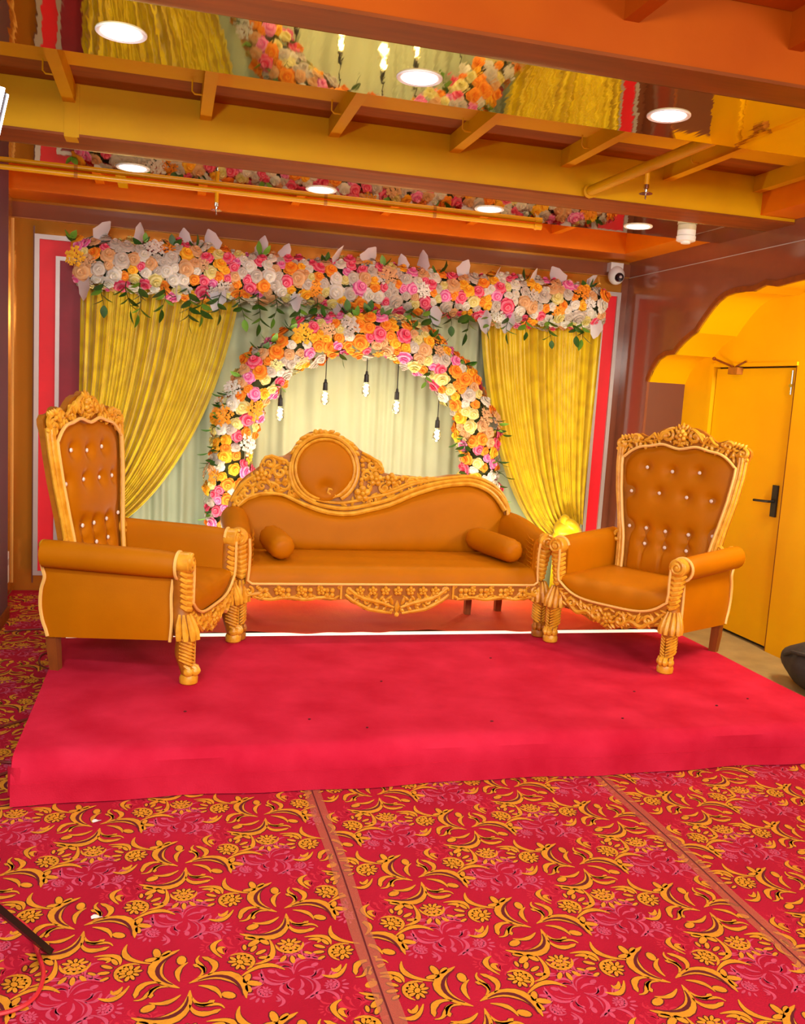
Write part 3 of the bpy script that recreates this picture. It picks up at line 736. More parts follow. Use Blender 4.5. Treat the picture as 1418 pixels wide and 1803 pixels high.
# rails sweeping under the medallion and over the right hump
mb = MB()
lo = cr_spline([(a, b, 0) for a, b in LOW[1:-1]], 4)
mb.tube([FS(p.x, p.y+.012, .014) for p in lo], [.009+.0075*sm(-.72, -.35, p.x) for p in lo], 8)
mid = cr_spline([(a, b, 0) for a, b in [(-.575, .95), (-.572, .86), (-.54, .78), (-.47, .725), (-.374, .690), (-.228, .672), (-.081, .697), (.067, .738), (.216, .802), (.368, .848), (.483, .868), (.6, .878), (.70, .856), (.80, .80), (.862, .72), (.875, .65)]], 6)
mb.tube([FS(p.x, p.y+.004, .016) for p in mid], [.010+.0035*sm(-.58, -.3, p.x) for p in mid], 8)
up3 = cr_spline([(a, b, 0) for a, b in [(-.48, .77), (-.39, .722), (-.26, .708), (-.16, .722), (-.06, .745), (.08, .782), (.216, .838), (.368, .874), (.481, .892), (.598, .902), (.698, .884), (.79, .838), (.85, .77), (.888, .68)]], 6)
mb.tube([FS(p.x, p.y+.002, .008) for p in up3], .0105, 8)
obj('sweeping_rail', mb, M_gold, bfm)
# medallion
MC = (-.354, .918)
mb = MB()
def mf(u, v):
    a = 2*math.pi*u; r = .178*v
    x = MC[0]+r*math.cos(a); z = MC[1]+r*math.sin(a)
    if math.sin(a) < 0: z -= .022*v*max(0, -math.sin(a))**6; 
    d2 = (x-MC[0]-.006)**2+(z-MC[1]+.115)**2
    return FS(x, z, .012+.036*math.sqrt(max(0, 1-v*v*.98))-.03*math.exp(-d2/(2*.03**2)))
mb.sheet(mf, 48, 14); obj('medallion', mb, M_leather, bfm, 60)
mb = MB()
ring = [(MC[0]+.186*math.cos(a), MC[1]+.186*math.sin(a)) for a in [math.radians(-62+i*7) for i in range(47)]]
ring = [(-.318, .762), (-.335, .775), (-.330, .797), (-.308, .795), (-.300, .775), (-.285, .755)]+ring
mb.tube([FS(a, b, .018) for a, b in ring], .0095, 8)
ring2 = [(MC[0]+.210*math.cos(a), MC[1]+.210*math.sin(a)) for a in [math.radians(-60+i*7) for i in range(46)]]
mb.tube([FS(a, b, .012) for a, b in ring2], .0145, 8)
ring3 = [(MC[0]+.168*math.cos(a)+.004, MC[1]-.02+.160*math.sin(a)) for a in [math.radians(-74+i*7) for i in range(9)]]
mb.tube([FS(a, b, .016) for a, b in ring3], [.008+.006*math.sin(math.pi*i/8) for i in range(9)], 8)
obj('medallion_frame', mb, M_gold, bfm)
mb = MB()
for i in range(15):      # leaf edge over the medallion
    a = math.radians(28+i*9); rr = .228+.006*math.sin(i*1.3)
    leaf(mb, FS, (MC[0]+rr*math.cos(a), MC[1]+rr*math.sin(a)), a+math.pi/2+.4*(1 if i < 7 else -1), .052, .015, .018)
for k in (-1, 0, 1): bead(mb, FS, (MC[0]-.035+.03*k, 1.148-.004*abs(k)), .017)
# left wing scrolls
for c, r, tn, a0, sg in (((-.70, .945), .042, 1.4, math.pi, -1), ((-.635, .89), .045, 1.2, math.pi*.5, 1), ((-.60, .82), .04, 1.2, math.pi*1.2, 1), ((-.835, .76), .05, 1.3, math.pi*.7, -1), ((-.885, .705), .03, 1.3, 0, 1), ((-.56, .765), .03, 1.2, 1.2, -1), ((-.66, .79), .032, 1.2, math.pi*1.4, -1), ((-.745, .80), .03, 1.2, 0.5, 1)):
    relief(mb, FS, spiral(c, r, tn, a0, sg, 24, .1), .0105, .006)
relief(mb, FS, [(-.73, .975), (-.69, .984), (-.64, .968), (-.60, .958), (-.58, .93)], .012, .006)
relief(mb, FS, [(-.93, .70), (-.90, .755), (-.865, .805), (-.825, .84), (-.785, .865)], .011, .006)
relief(mb, FS, [(-.885, .672), (-.83, .72), (-.75, .752), (-.66, .758), (-.58, .742), (-.5, .70)], .010, .006)
for a, b in ((-.79, .84), (-.70, .86), (-.60, .915), (-.588, .885), (-.78, .775), (-.72, .765), (-.69, .772), (-.91, .68), (-.87, .735), (-.615, .95), (-.65, .835)): bead(mb, FS, (a, b), .015)
for a, b, g in ((-.80, .80, .8), (-.855, .765, .9), (-.67, .815, -.4), (-.62, .775, .2), (-.68, .90, 1.1), (-.655, .925, .6), (-.71, .83, 2.2), (-.585, .845, 1.5), (-.53, .745, -.6)): leaf(mb, FS, (a, b), g, .07, .016, .02)
# right wing scrolls, beads and leaves
for c, r, tn, a0, sg in (((-.055, .955), .04, 1.3, math.pi*.6, -1), ((-.09, .885), .032, 1.3, 0, 1), ((.0, .925), .026, 1.2, math.pi, -1), ((.03, .81), .035, 1.4, math.pi*.5, 1), ((.10, .82), .034, 1.3, math.pi, 1), ((.20, .850), .026, 1.2, 0, 1), ((-.05, .71+.015), .03, 1.1, 1, -1), ((.27, .862), .02, 1.2, 2, 1)):
    relief(mb, FS, spiral(c, r, tn, a0, sg, 24, .1), .0095, .006)
relief(mb, FS, [(-.12, 1.03), (-.07, 1.005), (-.02, .975), (.012, .94), (.018, .91)], .011, .006)
relief(mb, FS, [(.02, .785), (.07, .795), (.13, .82), (.2, .85), (.28, .868), (.36, .878)], .010, .006)
for a, b in ((-.118, .98), (-.112, .95), (-.108, .92), (-.118, .86), (-.12, .83), (-.075, .98), (-.03, .965), (.15, .872), (.24, .875), (.32, .876), (.13, .85), (.055, .835)): bead(mb, FS, (a, b), .014)
for a, b, g in ((-.10, .99, -.7), (-.04, .98, -.7), (.005, .955, -1.2), (-.03, .92, 0), (.12, .88, .1), (.17, .885, 0), (.22, .88, 0), (.27, .882, 0), (.32, .882, 0), (.36, .882, .1), (-.06, .80, 1.1), (.0, .745, .4), (-.1, .70, .4), (.08, .76, .5)): leaf(mb, FS, (a, b), g, .06, .014, .018)
rc = random.Random(3)
from bisect import bisect
def inside(x, z): return interp(x, UP[1:-1])-.022 > z > interp(x, LOW[1:-1])+.055 and math.hypot(x-MC[0], z-MC[1]) > .245
placed = []
for _ in range(4000):
    x, z = rc.uniform(-.9, .36), rc.uniform(.66, 1.1)
    if not inside(x, z) or any(math.hypot(x-a, z-b) < .042 for a, b in placed): continue
    placed.append((x, z))
    if rc.random() < .55: leaf(mb, FS, (x, z), rc.uniform(0, 3.1), .065, .014, .015)
    else: relief(mb, FS, spiral((x, z), .022, 1.1, rc.uniform(0, 6), rc.choice((-1, 1)), 14, .1), .007, .004)
obj('scroll_carving', mb, M_gold, bfm)
for c, r in (((-.028, .866), .050), ((.075, .868), .046), ((-.112, .772), .056), ((-.752, .868), .045)):
    mb = MB(); G = lambda a, b, l=0: Vector((a, -l, b)); rosette(mb, G, (0, 0), r, .026, 5); p = FS(c[0], c[1], .002)
    obj('carved_rosette', mb, M_gold, bfm, True, p)
# seat and arms
mb = MB()
def ssf(u, v):
    x = -.875+1.75*u
    if v < .3:
        t_ = v/.3; a = t_*math.pi/2; z = .318+.098*math.sin(a); y = -.335+.07*(1-math.cos(a))+.002*math.sin(x*50)*math.sin(math.pi*t_)
    else:
        t_ = (v-.3)/.7; y = -.265+.50*t_; z = .416+.016*math.sin(math.pi*min(1, t_*1.1))*(1-abs(2*u-1)**6)+.0015*math.sin(y*40+x*3)
    return (x, y, z)
mb.sheet(ssf, 80, 26); obj('seat', mb, M_leather, sofa, 60)
mb = MB(); mb.box((-.88, -.31, .235), (.88, .28, .315)); obj('seat_frame', mb, M_wood, sofa, False)
for s in (-1, 1):
    mb = MB(); rings = []
    for i in range(19):
        v = i/18; y = -.295+.60*v
        r = .072+.022*sm(0, .7, v); zt = .625+.05*sm(0, .8, v)
        sec = arm_sec(s, .845-.03*v, .965+.0*v, .30, zt, r)
        rings.append([(a+(s*-.004*math.sin(b*70+i) if i < 4 else 0), y, b) for a, b in sec])
    mb.rings(rings); obj('arm', mb, M_leather, sofa, 50)
    mb = MB(); 
    for k in range(9):   # gathers in the cover behind the scroll
        z = .36+.028*k; mb.tube([(s*.838, -.285, z), (s*.832, -.25, z+.004), (s*.834, -.20+.02*(k % 2), z+.012+.006*(k % 3))], [.006, .005, .001], 5)
    obj('cover_gathers', mb, M_leather, sofa)
    post_parts(s*.905, -.325, s, sofa, .63, M_golddk)
    mb = MB(); mb.tube([(s*.86, .27, .40), (s*.862, .28, .2), (s*.865, .29, 0)], [.035, .035, .028], 4, up=(1, 1, 0)); obj('rear_leg', mb, M_wood, sofa, 30)
mb = MB(); mb.tube([(.62, .20, .24), (.62, .20, .12), (.62, .20, 0)], [.03, .03, .026], 4, up=(1, 1, 0)); obj('rear_leg', mb, M_wood, sofa, 30)
FA = lambda a, b, l=0: Vector((a, -.335-l, b))
N = 110; top = [(-.885+1.77*i/N, .318) for i in range(N+1)]; bot = []
for i in range(N+1):
    x = -.885+1.77*i/N; c = abs(x)
    z = .222+.008*abs(math.sin(x*16))-.085*max(0, 1-(c/.30)**2)**.8+.008*abs(math.sin(x*34))*(c < .3)+.03*sm(.78, .885, c)
    bot.append((x, z))
mb = MB(); mb.plate(top+list(reversed(bot)), lambda a, b: FA(a, b, 0), lambda a, b: FA(a, b, -.025)); ap = obj('apron', mb, M_golddk, sofa, 30)
mb = MB()
for s in (-1, 1):
    for k in range(4):
        for dx, dz in ((0, .012), (.03, .012), (0, -.016), (.03, -.016)): bead(mb, FA, (s*(.385+.125*k+dx), .272+dz), .014)
    for xx in (.335,): mb.box(FA(s*xx-.006, .235, 0), FA(s*xx+.006, .318, .012))
    relief(mb, FA, spiral((s*.855, .280), .026, 1.2, math.pi*.5, s, 20, .1), .009, .005)
    relief(mb, FA, [(s*.74, .255), (s*.77, .29), (s*.80, .265), (s*.84, .26), (s*.87, .25)], .010, .005)
    relief(mb, FA, [(s*x_, .238+.006*math.sin(x_*32)) for x_ in [.36+.025*i for i in range(20)]], .009, .005)
    relief(mb, FA, [(s*.31, .262), (s*.27, .228), (s*.22, .20), (s*.17, .175), (s*.10, .162), (s*.03, .150)], .010, .006)
    relief(mb, FA, [(s*.30, .30), (s*.26, .27), (s*.21, .24), (s*.15, .225), (s*.09, .21), (s*.02, .185)], .011, .008)
    relief(mb, FA, spiral((s*.285, .285), .022, 1.2, 0, s, 18, .1), .008, .006)
    for k in range(5): leaf(mb, FA, (s*(.035+.045*k), .225-.002*k+.004*k*k*.5), math.pi/2+s*(-.3-.22*k), .055, .012, .016)
    for k in range(4): leaf(mb, FA, (s*(.03+.045*k), .168+.008*k), math.pi/2+s*.7, .045, .012, .015)
for k in range(24):
        pass
for s in (-1, 1):
    for k in range(12): leaf(mb, FA, (s*(.36+.042*k), .242+.006*(k % 2)), s*(.5 if k % 2 else -.5), .05, .011, .016)
    for k in range(5): relief(mb, FA, spiral((s*(.325+.0*k)+s*.115*k+s*.02, .304), .012, 1.0, 0, s, 12, .1), .006, .004)
    for k in range(6): leaf(mb, FA, (s*(.05+.04*k), .252-.004*abs(k-3)), math.pi/2+s*(.9-.2*k), .05, .011, .016)
    for k in range(4): relief(mb, FA, spiral((s*(.06+.06*k), .205-.0+.006*k), .018, 1.1, 1.0, -s, 14, .1), .007, .008)
leaf(mb, FA, (0, .19), math.pi/2, .07, .018, .02); bead(mb, FA, (0, .142), .014)
obj('apron_carving', mb, M_gold, ap)
G = lambda a, b, l=0: Vector((a, -l, b))
mr = MB(); rosette(mr, G, (0, 0), .030, .02, 5); rme = mesh('carved_rosette', mr, M_gold)
for x in [-.69, -.565, -.45, -.225, -.15, -.075, 0, .075, .15, .225, .45, .565, .69]: link('carved_rosette', rme, ap, FA(x, .283, .0))
mb = MB(); mb.tube([FA(-.862, .575, .012), FA(-.856, .50, .012), FA(-.858, .40, .012), FA(-.864, .34, .012), FA(-.84, .322, .012)]+[FA(-.8+1.6*i/20, .321, .012) for i in range(21)]+[FA(.84, .322, .012), FA(.864, .34, .012), FA(.858, .40, .012), FA(.856, .50, .012), FA(.862, .575, .012)], .0075, 6); obj('seat_piping', mb, M_piping, ap)

def bolster(label, p, q, r):
    p, q = Vector(p), Vector(q); L = (q-p).length; mb = MB(); rings = []
    prof_ = [(0, .02), (.004, r*.55), (.02, r*.82), (.05, r*.97), (.10, r), (L*.5, r*1.03), (L-.10, r), (L-.05, r*.97), (L-.02, r*.82), (L-.004, r*.55), (L, .02)]
    for h, rr in prof_:
        e = 1 if (h < .06 or h > L-.06) else 0
        rings.append([(rr*(1+.05*e*math.sin(j*2.6))*math.cos(2*math.pi*j/24), rr*(1+.05*e*math.sin(j*2.6))*math.sin(2*math.pi*j/24), h-L/2) for j in range(24)])
    mb.rings(rings); o = obj('bolster_cushion', mb, M_leather, None, 50, (p+q)/2, (q-p).to_track_quat('Z', 'Y').to_euler())
    return tag(o, label, 'cushion', 'bolsters on the sofa')
bolster('orange bolster cushion on the sofa seat against its left arm', (1.31-.70, 5.31+.14, SZ+.515), (1.31-.655, 5.31-.235, SZ+.50), .075)
bolster('orange bolster cushion on the sofa seat against its right arm', (1.31+.615, 5.31+.19, SZ+.52), (1.31+.745, 5.31-.27, SZ+.505), .074)

# ------------------------------------------------------------------ drapes
bd = MB()
def bdf(u, v):
    x = -.62+3.98*u
    ph = x*26+2.2*math.sin(x*3.1)+1.3*math.sin(x*7.7)
    a = .016+.012*math.sin(x*2.3+1)
    return (x, 6.89+a*math.sin(ph)+.010*math.sin(ph*2.3+v*2), .02+2.40*v)
bd.sheet(bdf, 420, 12); tag(obj('backdrop_curtain', bd, M_sheer, None, 60), 'pleated pale cream backdrop curtain behind the flower arch', 'curtain')
st = thing('backdrop_stand', 'thin silver pipe stand carrying the backdrop curtains', 'stand', (0, 6.845, 0))
mb = MB()
for x in (-.50, 3.2): mb = MB(); mb.tube([(x, 0, 0), (x, 0, 2.44)], .014, 8); mb.lathe([(.001, 0), (.12, 0), (.12, .012), (.02, .016)], (x, 0, 0), 14); obj('upright', mb, M_chrome, st)
mb = MB(); mb.tube([(-.64, 0, 2.42), (3.40, 0, 2.42)], .014, 8); obj('crossbar', mb, M_chrome, st)
def drape(name, label, xt0, xt1, xk0, xk1, zk0, zk1, side, folds, yk):
    t = thing(name, label, 'curtain', ((xt0+xt1)/2, 6.80, 0), 0, 'gold tie-back curtains')
    ox, oy = (xt0+xt1)/2, 6.80
    mb = MB()
    def fn(u, v):
        xt = xt0+(xt1-xt0)*u; zt = 2.40
        xk = xk0+(xk1-xk0)*u; zk = zk0+(zk1-zk0)*u
        # u = 0 outer edge (straight), u = 1 inner edge (deep sag)
        p1 = (xt+(xk-xt)*.05, zt-(zt-zk)*.48); p2 = (xk+(xt-xk)*(.42 if u > .02 else .3), zk+(zt-zk)*.10*(1-u)+.05*u)
        s = 1-v
        x = xt*(1-s)**3+3*p1[0]*s*(1-s)**2+3*p2[0]*s*s*(1-s)+xk*s**3
        z = zt*(1-s)**3+3*p1[1]*s*(1-s)**2+3*p2[1]*s*s*(1-s)+zk*s**3
        ph = 2*math.pi*folds*u+.8*math.sin(u*9)
        amp = .042*(.55+.45*math.sin(u*13+1))*(1-.35*s)
        y = amp*math.sin(ph)+.008*math.sin(ph*2.7+s*4)-.05*s*s+ (yk)*s**3
        return (x-ox, y, z)
    mb.sheet(fn, 260, 44, uv=True)
    obj('drape', mb, M_drape, t, 80)
    return t, ox, oy
dl, ox, oy = drape('gold_curtain', 'gold damask curtain swept left behind the left throne chair', -.615, .49, -.62, -.52, .77, .46, -1, 15, .0)
mb = MB(); mb.sheet(lambda u, v: (-.60-ox+.14*u*(1+.6*v), -.06+.02*math.sin(u*20), .70-.68*v), 40, 8); obj('tail', mb, M_drape, dl, 80)
dr, ox, oy = drape('gold_curtain', 'gold damask curtain at right gathered into a knot behind the right chair', 3.36, 2.32, 3.30, 3.05, .63, .48, 1, 14, -.02)
mb = MB()
for k in range(7):
    a = k*.9; mb.ell((3.15-ox+.05*math.cos(a), -.10-.03*math.sin(a*1.7), .57+.055*math.sin(a)), (.085, .05, .05), 14, 8, rot=Matrix.Rotation(a*.7, 3, 'Y'))
mb.ell((3.15-ox, -.10, .57), (.11, .07, .085), 18, 10)
obj('tie_knot', mb, M_drape, dr, 60)
mb = MB(); mb.sheet(lambda u, v: (3.07-ox+.17*u+.03*(u-.5)*v, -.06+.03*math.sin(u*22), .56-.54*v), 50, 8); obj('tail', mb, M_drape, dr, 80)

# ------------------------------------------------------------------ flowers
def rose_mesh(m, seed, m2=None):
    r = random.Random(seed); mb = MB()
    # petals: rings opening outward; unit radius, facing -Y
    for ring, (n, rb, rt, h0, h1, w_) in enumerate(((5, .40, 1.04, .14, .12, .62), (5, .30, .80, .28, .42, .50), (4, .20, .54, .44, .62, .40), (3, .08, .32, .58, .78, .30))):
        for k in range(n):
            a = 2*math.pi*(k+.5*(ring % 2))/n+r.uniform(-.15, .15); ca, sa = math.cos(a), math.sin(a)
            rows = []
            for j in range(3):
                t = j/2; rr = rb+(rt-rb)*t; h = h0+(h1-h0)*t+.06*math.sin(math.pi*t)-(.10 if j == 2 else 0)*(ring < 3); ww = w_*(.75, 1.0, .6)[j]
                rows.append([(rr-.16*rt*(abs(q))**1.5, q*ww, h-.05*abs(q)) for q in (-1, 0, 1)])
            vs = [(x*ca-y*sa, -hh, x*sa+y*ca) for row in rows for x, y, hh in row]
            mb.add(vs, [(i*3+j, i*3+j+1, i*3+j+4, i*3+j+3) for i in range(2) for j in range(2)], 0 if ring in (0, 1, 3) else 1)
    mb.ell((0, -.52, 0), (.24, .22, .24), 8, 5, 1)
    mb.tube([(.13*math.cos(q*.9)*(1-q*.07), -.70-.012*q, .13*math.sin(q*.9)*(1-q*.07)) for q in range(9)], .03, 4)
    mb.ell((0, -.10, 0), (.9, .22, .9), 10, 4, 1)
    return mesh('rose', mb, [m, m2], 85)
ROSES = {k: [rose_mesh(M_rose[k], i, M_heart[k]) for i in (1, 2)] for k in ('pink', 'rose', 'orange', 'yellow', 'white', 'cream', 'grey', 'peach')}
def hyd_mesh(m, seed):
    r = random.Random(seed); mb = MB()
    for i in range(16):
        a = i*2.4; rr = math.sqrt((i+.5)/16)*.95; h = math.sqrt(max(0, 1-rr*rr*.8))*.55
        c = Vector((rr*math.cos(a), -h, rr*math.sin(a)))
        for k in range(4):
            b = k*math.pi/2+r.random(); d = Vector((math.cos(b)*.24, 0, math.sin(b)*.24))
            e = Vector((-math.sin(b)*.16, -.03, math.cos(b)*.16))
            mb.add([c, c+d*.6+e, c+d*1.25+Vector((0, .03, 0)), c+d*.6-e], [(0, 1, 2, 3)])
    return mesh('hydrangea', mb, m, 85)
HYD = {k: hyd_mesh(M_rose[k], 5) for k in ('peach', 'grey', 'cream', 'white', 'yellow', 'orange')}
def leaf_mesh(name, m, L, W, fold=.18, wavy=0):
    mb = MB(); n = 5; rows = []
    for i in range(n+1):
        t = i/n; wv = W*math.sin(math.pi*min(1, t*.93+.05))**.8*(1-.25*t)
        if wavy: wv *= 1+wavy*math.cos(i*math.pi)
        rows.append([(-wv, -fold*wv+.12*L*t*t, -L*t), (0, .12*L*t*t, -L*t), (wv, -fold*wv+.12*L*t*t, -L*t)])
    vs = [p for r_ in rows for p in r_]; mb.add(vs, [(i*3+j, i*3+j+1, i*3+j+4, i*3+j+3) for i in range(n) for j in range(2)])
    return mesh(name, mb, m, 85)
LEAF = [leaf_mesh('leaf', M_green, .095, .032), leaf_mesh('leaf', M_green2, .08, .027), leaf_mesh('leaf', M_green, .08, .030)]
WLEAF = leaf_mesh('white_leaf', M_wleaf, .18, .07, .25, .10)
def frame_from(nrm, spin):
    q = Vector(nrm).to_track_quat('-Y', 'Z'); return (q @ Matrix.Rotation(spin, 3, 'Y').to_quaternion()).to_euler()
def scatter(sample, count, mind, seed):
    r = random.Random(seed); pts = []; tries = 0
    while len(pts) < count and tries < 30000:
        tries += 1
        p, n, s = sample(r)
        d = mind*s
        if all((p-q[0]).length > (d+mind*q[2])*.5 for q in pts): pts.append((p, n, s))
    return pts
NM = dict(pink='pink_rose', rose='light_pink_rose', orange='orange_rose', yellow='yellow_rose', white='white_rose', cream='cream_rose', grey='grey_white_rose', peach='peach_rose')
def flower_up(root, pts, weights, seed, base=.052, hyd=.22):
    r = random.Random(seed); keys = list(weights); ws = [weights[k] for k in keys]
    for p, n, s in pts:
        k = r.choices(keys, ws)[0]
        nn = (Vector(n)+Vector((r.uniform(-.3, .3), r.uniform(-.2, .1), r.uniform(-.3, .3)))).normalized()
        if k in HYD and r.random() < hyd:
            o = link(NM[k].replace('rose', 'hydrangea'), HYD[k], root, p-root.location, frame_from(nn, r.random()*6)); sc = base*s*1.25
        else:
            o = link(NM[k], r.choice(ROSES[k]), root, p-root.location, frame_from(nn, r.random()*6)); sc = base*s
        o.scale = (sc, sc, sc)
def sprig(root, p, d, n, seed, size=1.0):
    r = random.Random(seed); p = Vector(p)-root.location; d = Vector(d).normalized(); L = .024*n*size
    pts = [p+d*L*t+Vector((.012*math.sin(t*5+seed), -.03*t, -.03*t*t)) for t in [i/5 for i in range(6)]]
    mb = MB(); mb.tube([q-p for q in pts], [.0035, .003, .003, .0025, .002, .0015], 5)
    sp = obj('leaf_sprig', mb, M_stem, root, True, p)
    for i in range(n):
        t = (i+.7)/n; q = pts[min(5, int(t*5+.5))]-p; side = 1 if i % 2 else -1
        dd = (d*.7+Vector((side*.8, -.35, r.uniform(-.2, .2)))).normalized() if i < n-1 else d
        rot = (Vector(dd).to_track_quat('-Z', 'Y') @ Matrix.Rotation(r.uniform(-.7, .7), 3, 'Z').to_quaternion()).to_euler()
        o = link('leaf', r.choice(LEAF), sp, q, rot); s_ = size*r.uniform(.8, 1.2); o.scale = (s_, s_, s_)
# beam of flowers
BX0, BX1, BY = -.625, 3.265, 6.66
bzc = lambda x: 2.318+.010*(x-1.2)*0
beam = thing('flower_beam', 'long straight beam of pink, yellow and white roses above the backdrop', 'flowers', (1.27, BY, 2.352))
mb = MB(); mb.tube([(BX0-1.27+.03, .03, 0)]+[((BX0+(BX1-BX0)*i/20)-1.27, .03, .01*math.sin(i*1.7)) for i in range(1, 20)]+[(BX1-1.27-.03, .03, 0)], .118, 12); obj('garland_core', mb, M_stem, beam)
mb = MB(); mb.tube([(BX0-1.27, .15, .06), (BX1-1.27, .15, .06)], .015, 8); obj('carrying_pipe', mb, M_chrome, beam)
def beam_s(r):
    x = r.uniform(BX0, BX1); a = math.radians(r.uniform(-105, 100)); s = r.choice((.72, .85, 1, 1, 1.1, 1.25))
    hv = .155*(1+.10*math.sin(x*5+1)+.08*math.sin(x*11))
    n = Vector((0, -math.cos(a), math.sin(a)))
    if x < BX0+.12: n = (n+Vector((-.5, 0, 0))).normalized()
    if x > BX1-.12: n = (n+Vector((.5, 0, 0))).normalized()
    return Vector((x, BY+.03-.135*math.cos(a), 2.352+hv*math.sin(a))), n, s
WT = dict(grey=.20, white=.16, cream=.09, peach=.10, orange=.13, yellow=.10, pink=.15, rose=.07)
flower_up(beam, scatter(beam_s, 430, .0625, 11), WT, 3, .054, .10)
r = random.Random(5)
for i in range(15):
    x = BX0+.1+(BX1-BX0-.2)*i/14+r.uniform(-.08, .08)
    o = link('white_leaf', WLEAF, beam, Vector((x, BY-.02, 2.475))-beam.location, (math.pi+r.uniform(-.3, .5), r.uniform(-.6, .6), r.uniform(-1, 1))); s_ = r.uniform(.7, 1.1); o.scale = (s_, s_, s_)
for i in range(9):
    x = BX0+.12+(BX1-BX0-.3)*i/8+r.uniform(-.15, .15)
    o = link('white_leaf', WLEAF, beam, Vector((x, BY-.09, 2.25))-beam.location, (r.uniform(-.4, .2), r.uniform(-.5, .5), r.uniform(-1, 1))); s_ = r.uniform(.7, 1.0); o.scale = (s_, s_, s_)
for i, x in enumerate([-.45, -.30, -.2, -.05, .10, .22, .33, .46, .60, .72, .86, 1.0, 1.72, 1.85, 2.0, 2.15, 2.3, 2.45, 2.62, 2.8, 3.0, 3.08]):
    n = (6, 7, 8, 6, 9, 7)[i % 6] if i < 12 else (4, 5, 4, 6)[i % 4]
    sprig(beam, (x, BY-.08, 2.235), (.15*math.sin(i*2), -.1, -1), n, 40+i)
for i, x in enumerate([-.62, -.2, .0, .15, .62, 1.05, 1.5, 1.9, 2.6, 3.1]):
    sprig(beam, (x, BY-.03, 2.475), ((-.9 if i == 0 else .4*math.sin(i*3)), -.2, .9), 3, 90+i, .9)
# arch of flowers
ACX, AZ0, AR, AY = 1.375, 1.112, .935, 6.57
AP = []
for i in range(61):
    t = i/60
    if t < .16: AP.append(Vector((ACX-AR-.03*(1-t/.16), AY, .22+(AZ0-.22)*t/.16)))
    elif t > .84: AP.append(Vector((ACX+AR+.06*((t-.84)/.16), AY, AZ0-(AZ0-.22)*(t-.84)/.16)))
    else:
        a = math.pi*(1-(t-.16)/.68); AP.append(Vector((ACX+AR*math.cos(a), AY, AZ0+AR*.97*math.sin(a))))
archo = thing('flower_arch', 'rounded arch of orange, pink and white roses standing behind the sofa', 'flowers', (ACX, AY, SZ))
ol = Vector((ACX, AY, SZ))
mb = MB(); mb.tube([p-ol for p in AP], .095, 10); obj('garland_core', mb, M_stem, archo)
mb = MB()
for x in (AP[0].x, AP[-1].x): mb.box((x-ACX-.10, -.10, 0), (x-ACX+.10, .10, .05))
obj('arch_foot', mb, M_stem, archo, False)
def arch_s(r):
    i = r.uniform(1, 59); k = int(i); p = AP[k].lerp(AP[k+1], i-k); t = (AP[k+1]-AP[k]).normalized()
    side = Vector((t.z, 0, -t.x)); a = math.radians(r.uniform(-115, 115)); s = r.choice((.72, .85, .9, 1, 1.1, 1.2))
    n = Vector((0, -1, 0))*math.cos(a)+side*math.sin(a)
    wd = .140*(1+.12*math.sin(i*1.1))
    return p+Vector((0, -1, 0))*math.cos(a)*.10+side*math.sin(a)*wd, n, s
WA = dict(grey=.12, white=.13, cream=.12, peach=.08, orange=.22, yellow=.14, pink=.13, rose=.10)
flower_up(archo, scatter(arch_s, 400, .0625, 21), WA, 8, .054, .10)
r = random.Random(9)
for i in range(46):
    k = r.randrange(2, 58); p = AP[k]; t = (AP[k+1]-AP[k]).normalized(); side = Vector((t.z, 0, -t.x)); sg = r.choice((-1, 1, -1))
    sprig(archo, p+side*sg*.10+Vector((0, -.05, 0)), side*sg+Vector((0, -.2, -.35)), r.choice((2, 3, 3, 4)), 200+i, .85)

# hanging bulbs under the arch
BUL = [('leftmost of the five glowing bulbs hanging in the arch', 0, .775, 1.412, 6.57), ('second glowing bulb from the left hanging in the arch', 0, 1.096, 1.543, 6.57), ('highest glowing bulb, middle of the five in the arch', 0, 1.397, 1.62, 6.57),
       ('fourth glowing bulb from the left hanging in the arch', 0, 1.634, 1.506, 6.57), ('rightmost and lowest glowing bulb hanging in the arch', 0, 1.961, 1.313, 6.57)]
cordtop = [1.74, 1.88, 1.92, 1.90, 1.70]
for (lab, _, x, z, y), ct in zip(BUL, cordtop):
    b = thing('pendant_bulb', lab, 'light bulb', (x, y, z), 0, 'bulbs hanging in the arch')
    mb = MB(); mb.tube([(0, 0, .10), (0, .0, ct-z+.06)], .0035, 6); obj('cord', mb, M_black, b)
    mb = MB(); mb.lathe([(.001, .125), (.008, .12), (.011, .10), (.017, .095), (.019, .05), (.018, .04), (.001, .04)], n=12); obj('socket', mb, M_black, b)
    mb = MB(); mb.lathe([(.013, .045), (.015, .03), (.027, .005), (.032, -.02), (.027, -.045), (.012, -.062), (.001, -.066)], n=14); obj('glass_bulb', mb, M_glass, b)
    mb = MB(); mb.tube([(math.sin(k*1.2)*.009, math.cos(k*1.2)*.009, .02-.0045*k) for k in range(14)], .0052, 6); obj('filament', mb, M_fil, b)
    light('POINT', 'bulb_light', (x, y-.0, z-.10), .7, (1, .86, .55), .03)

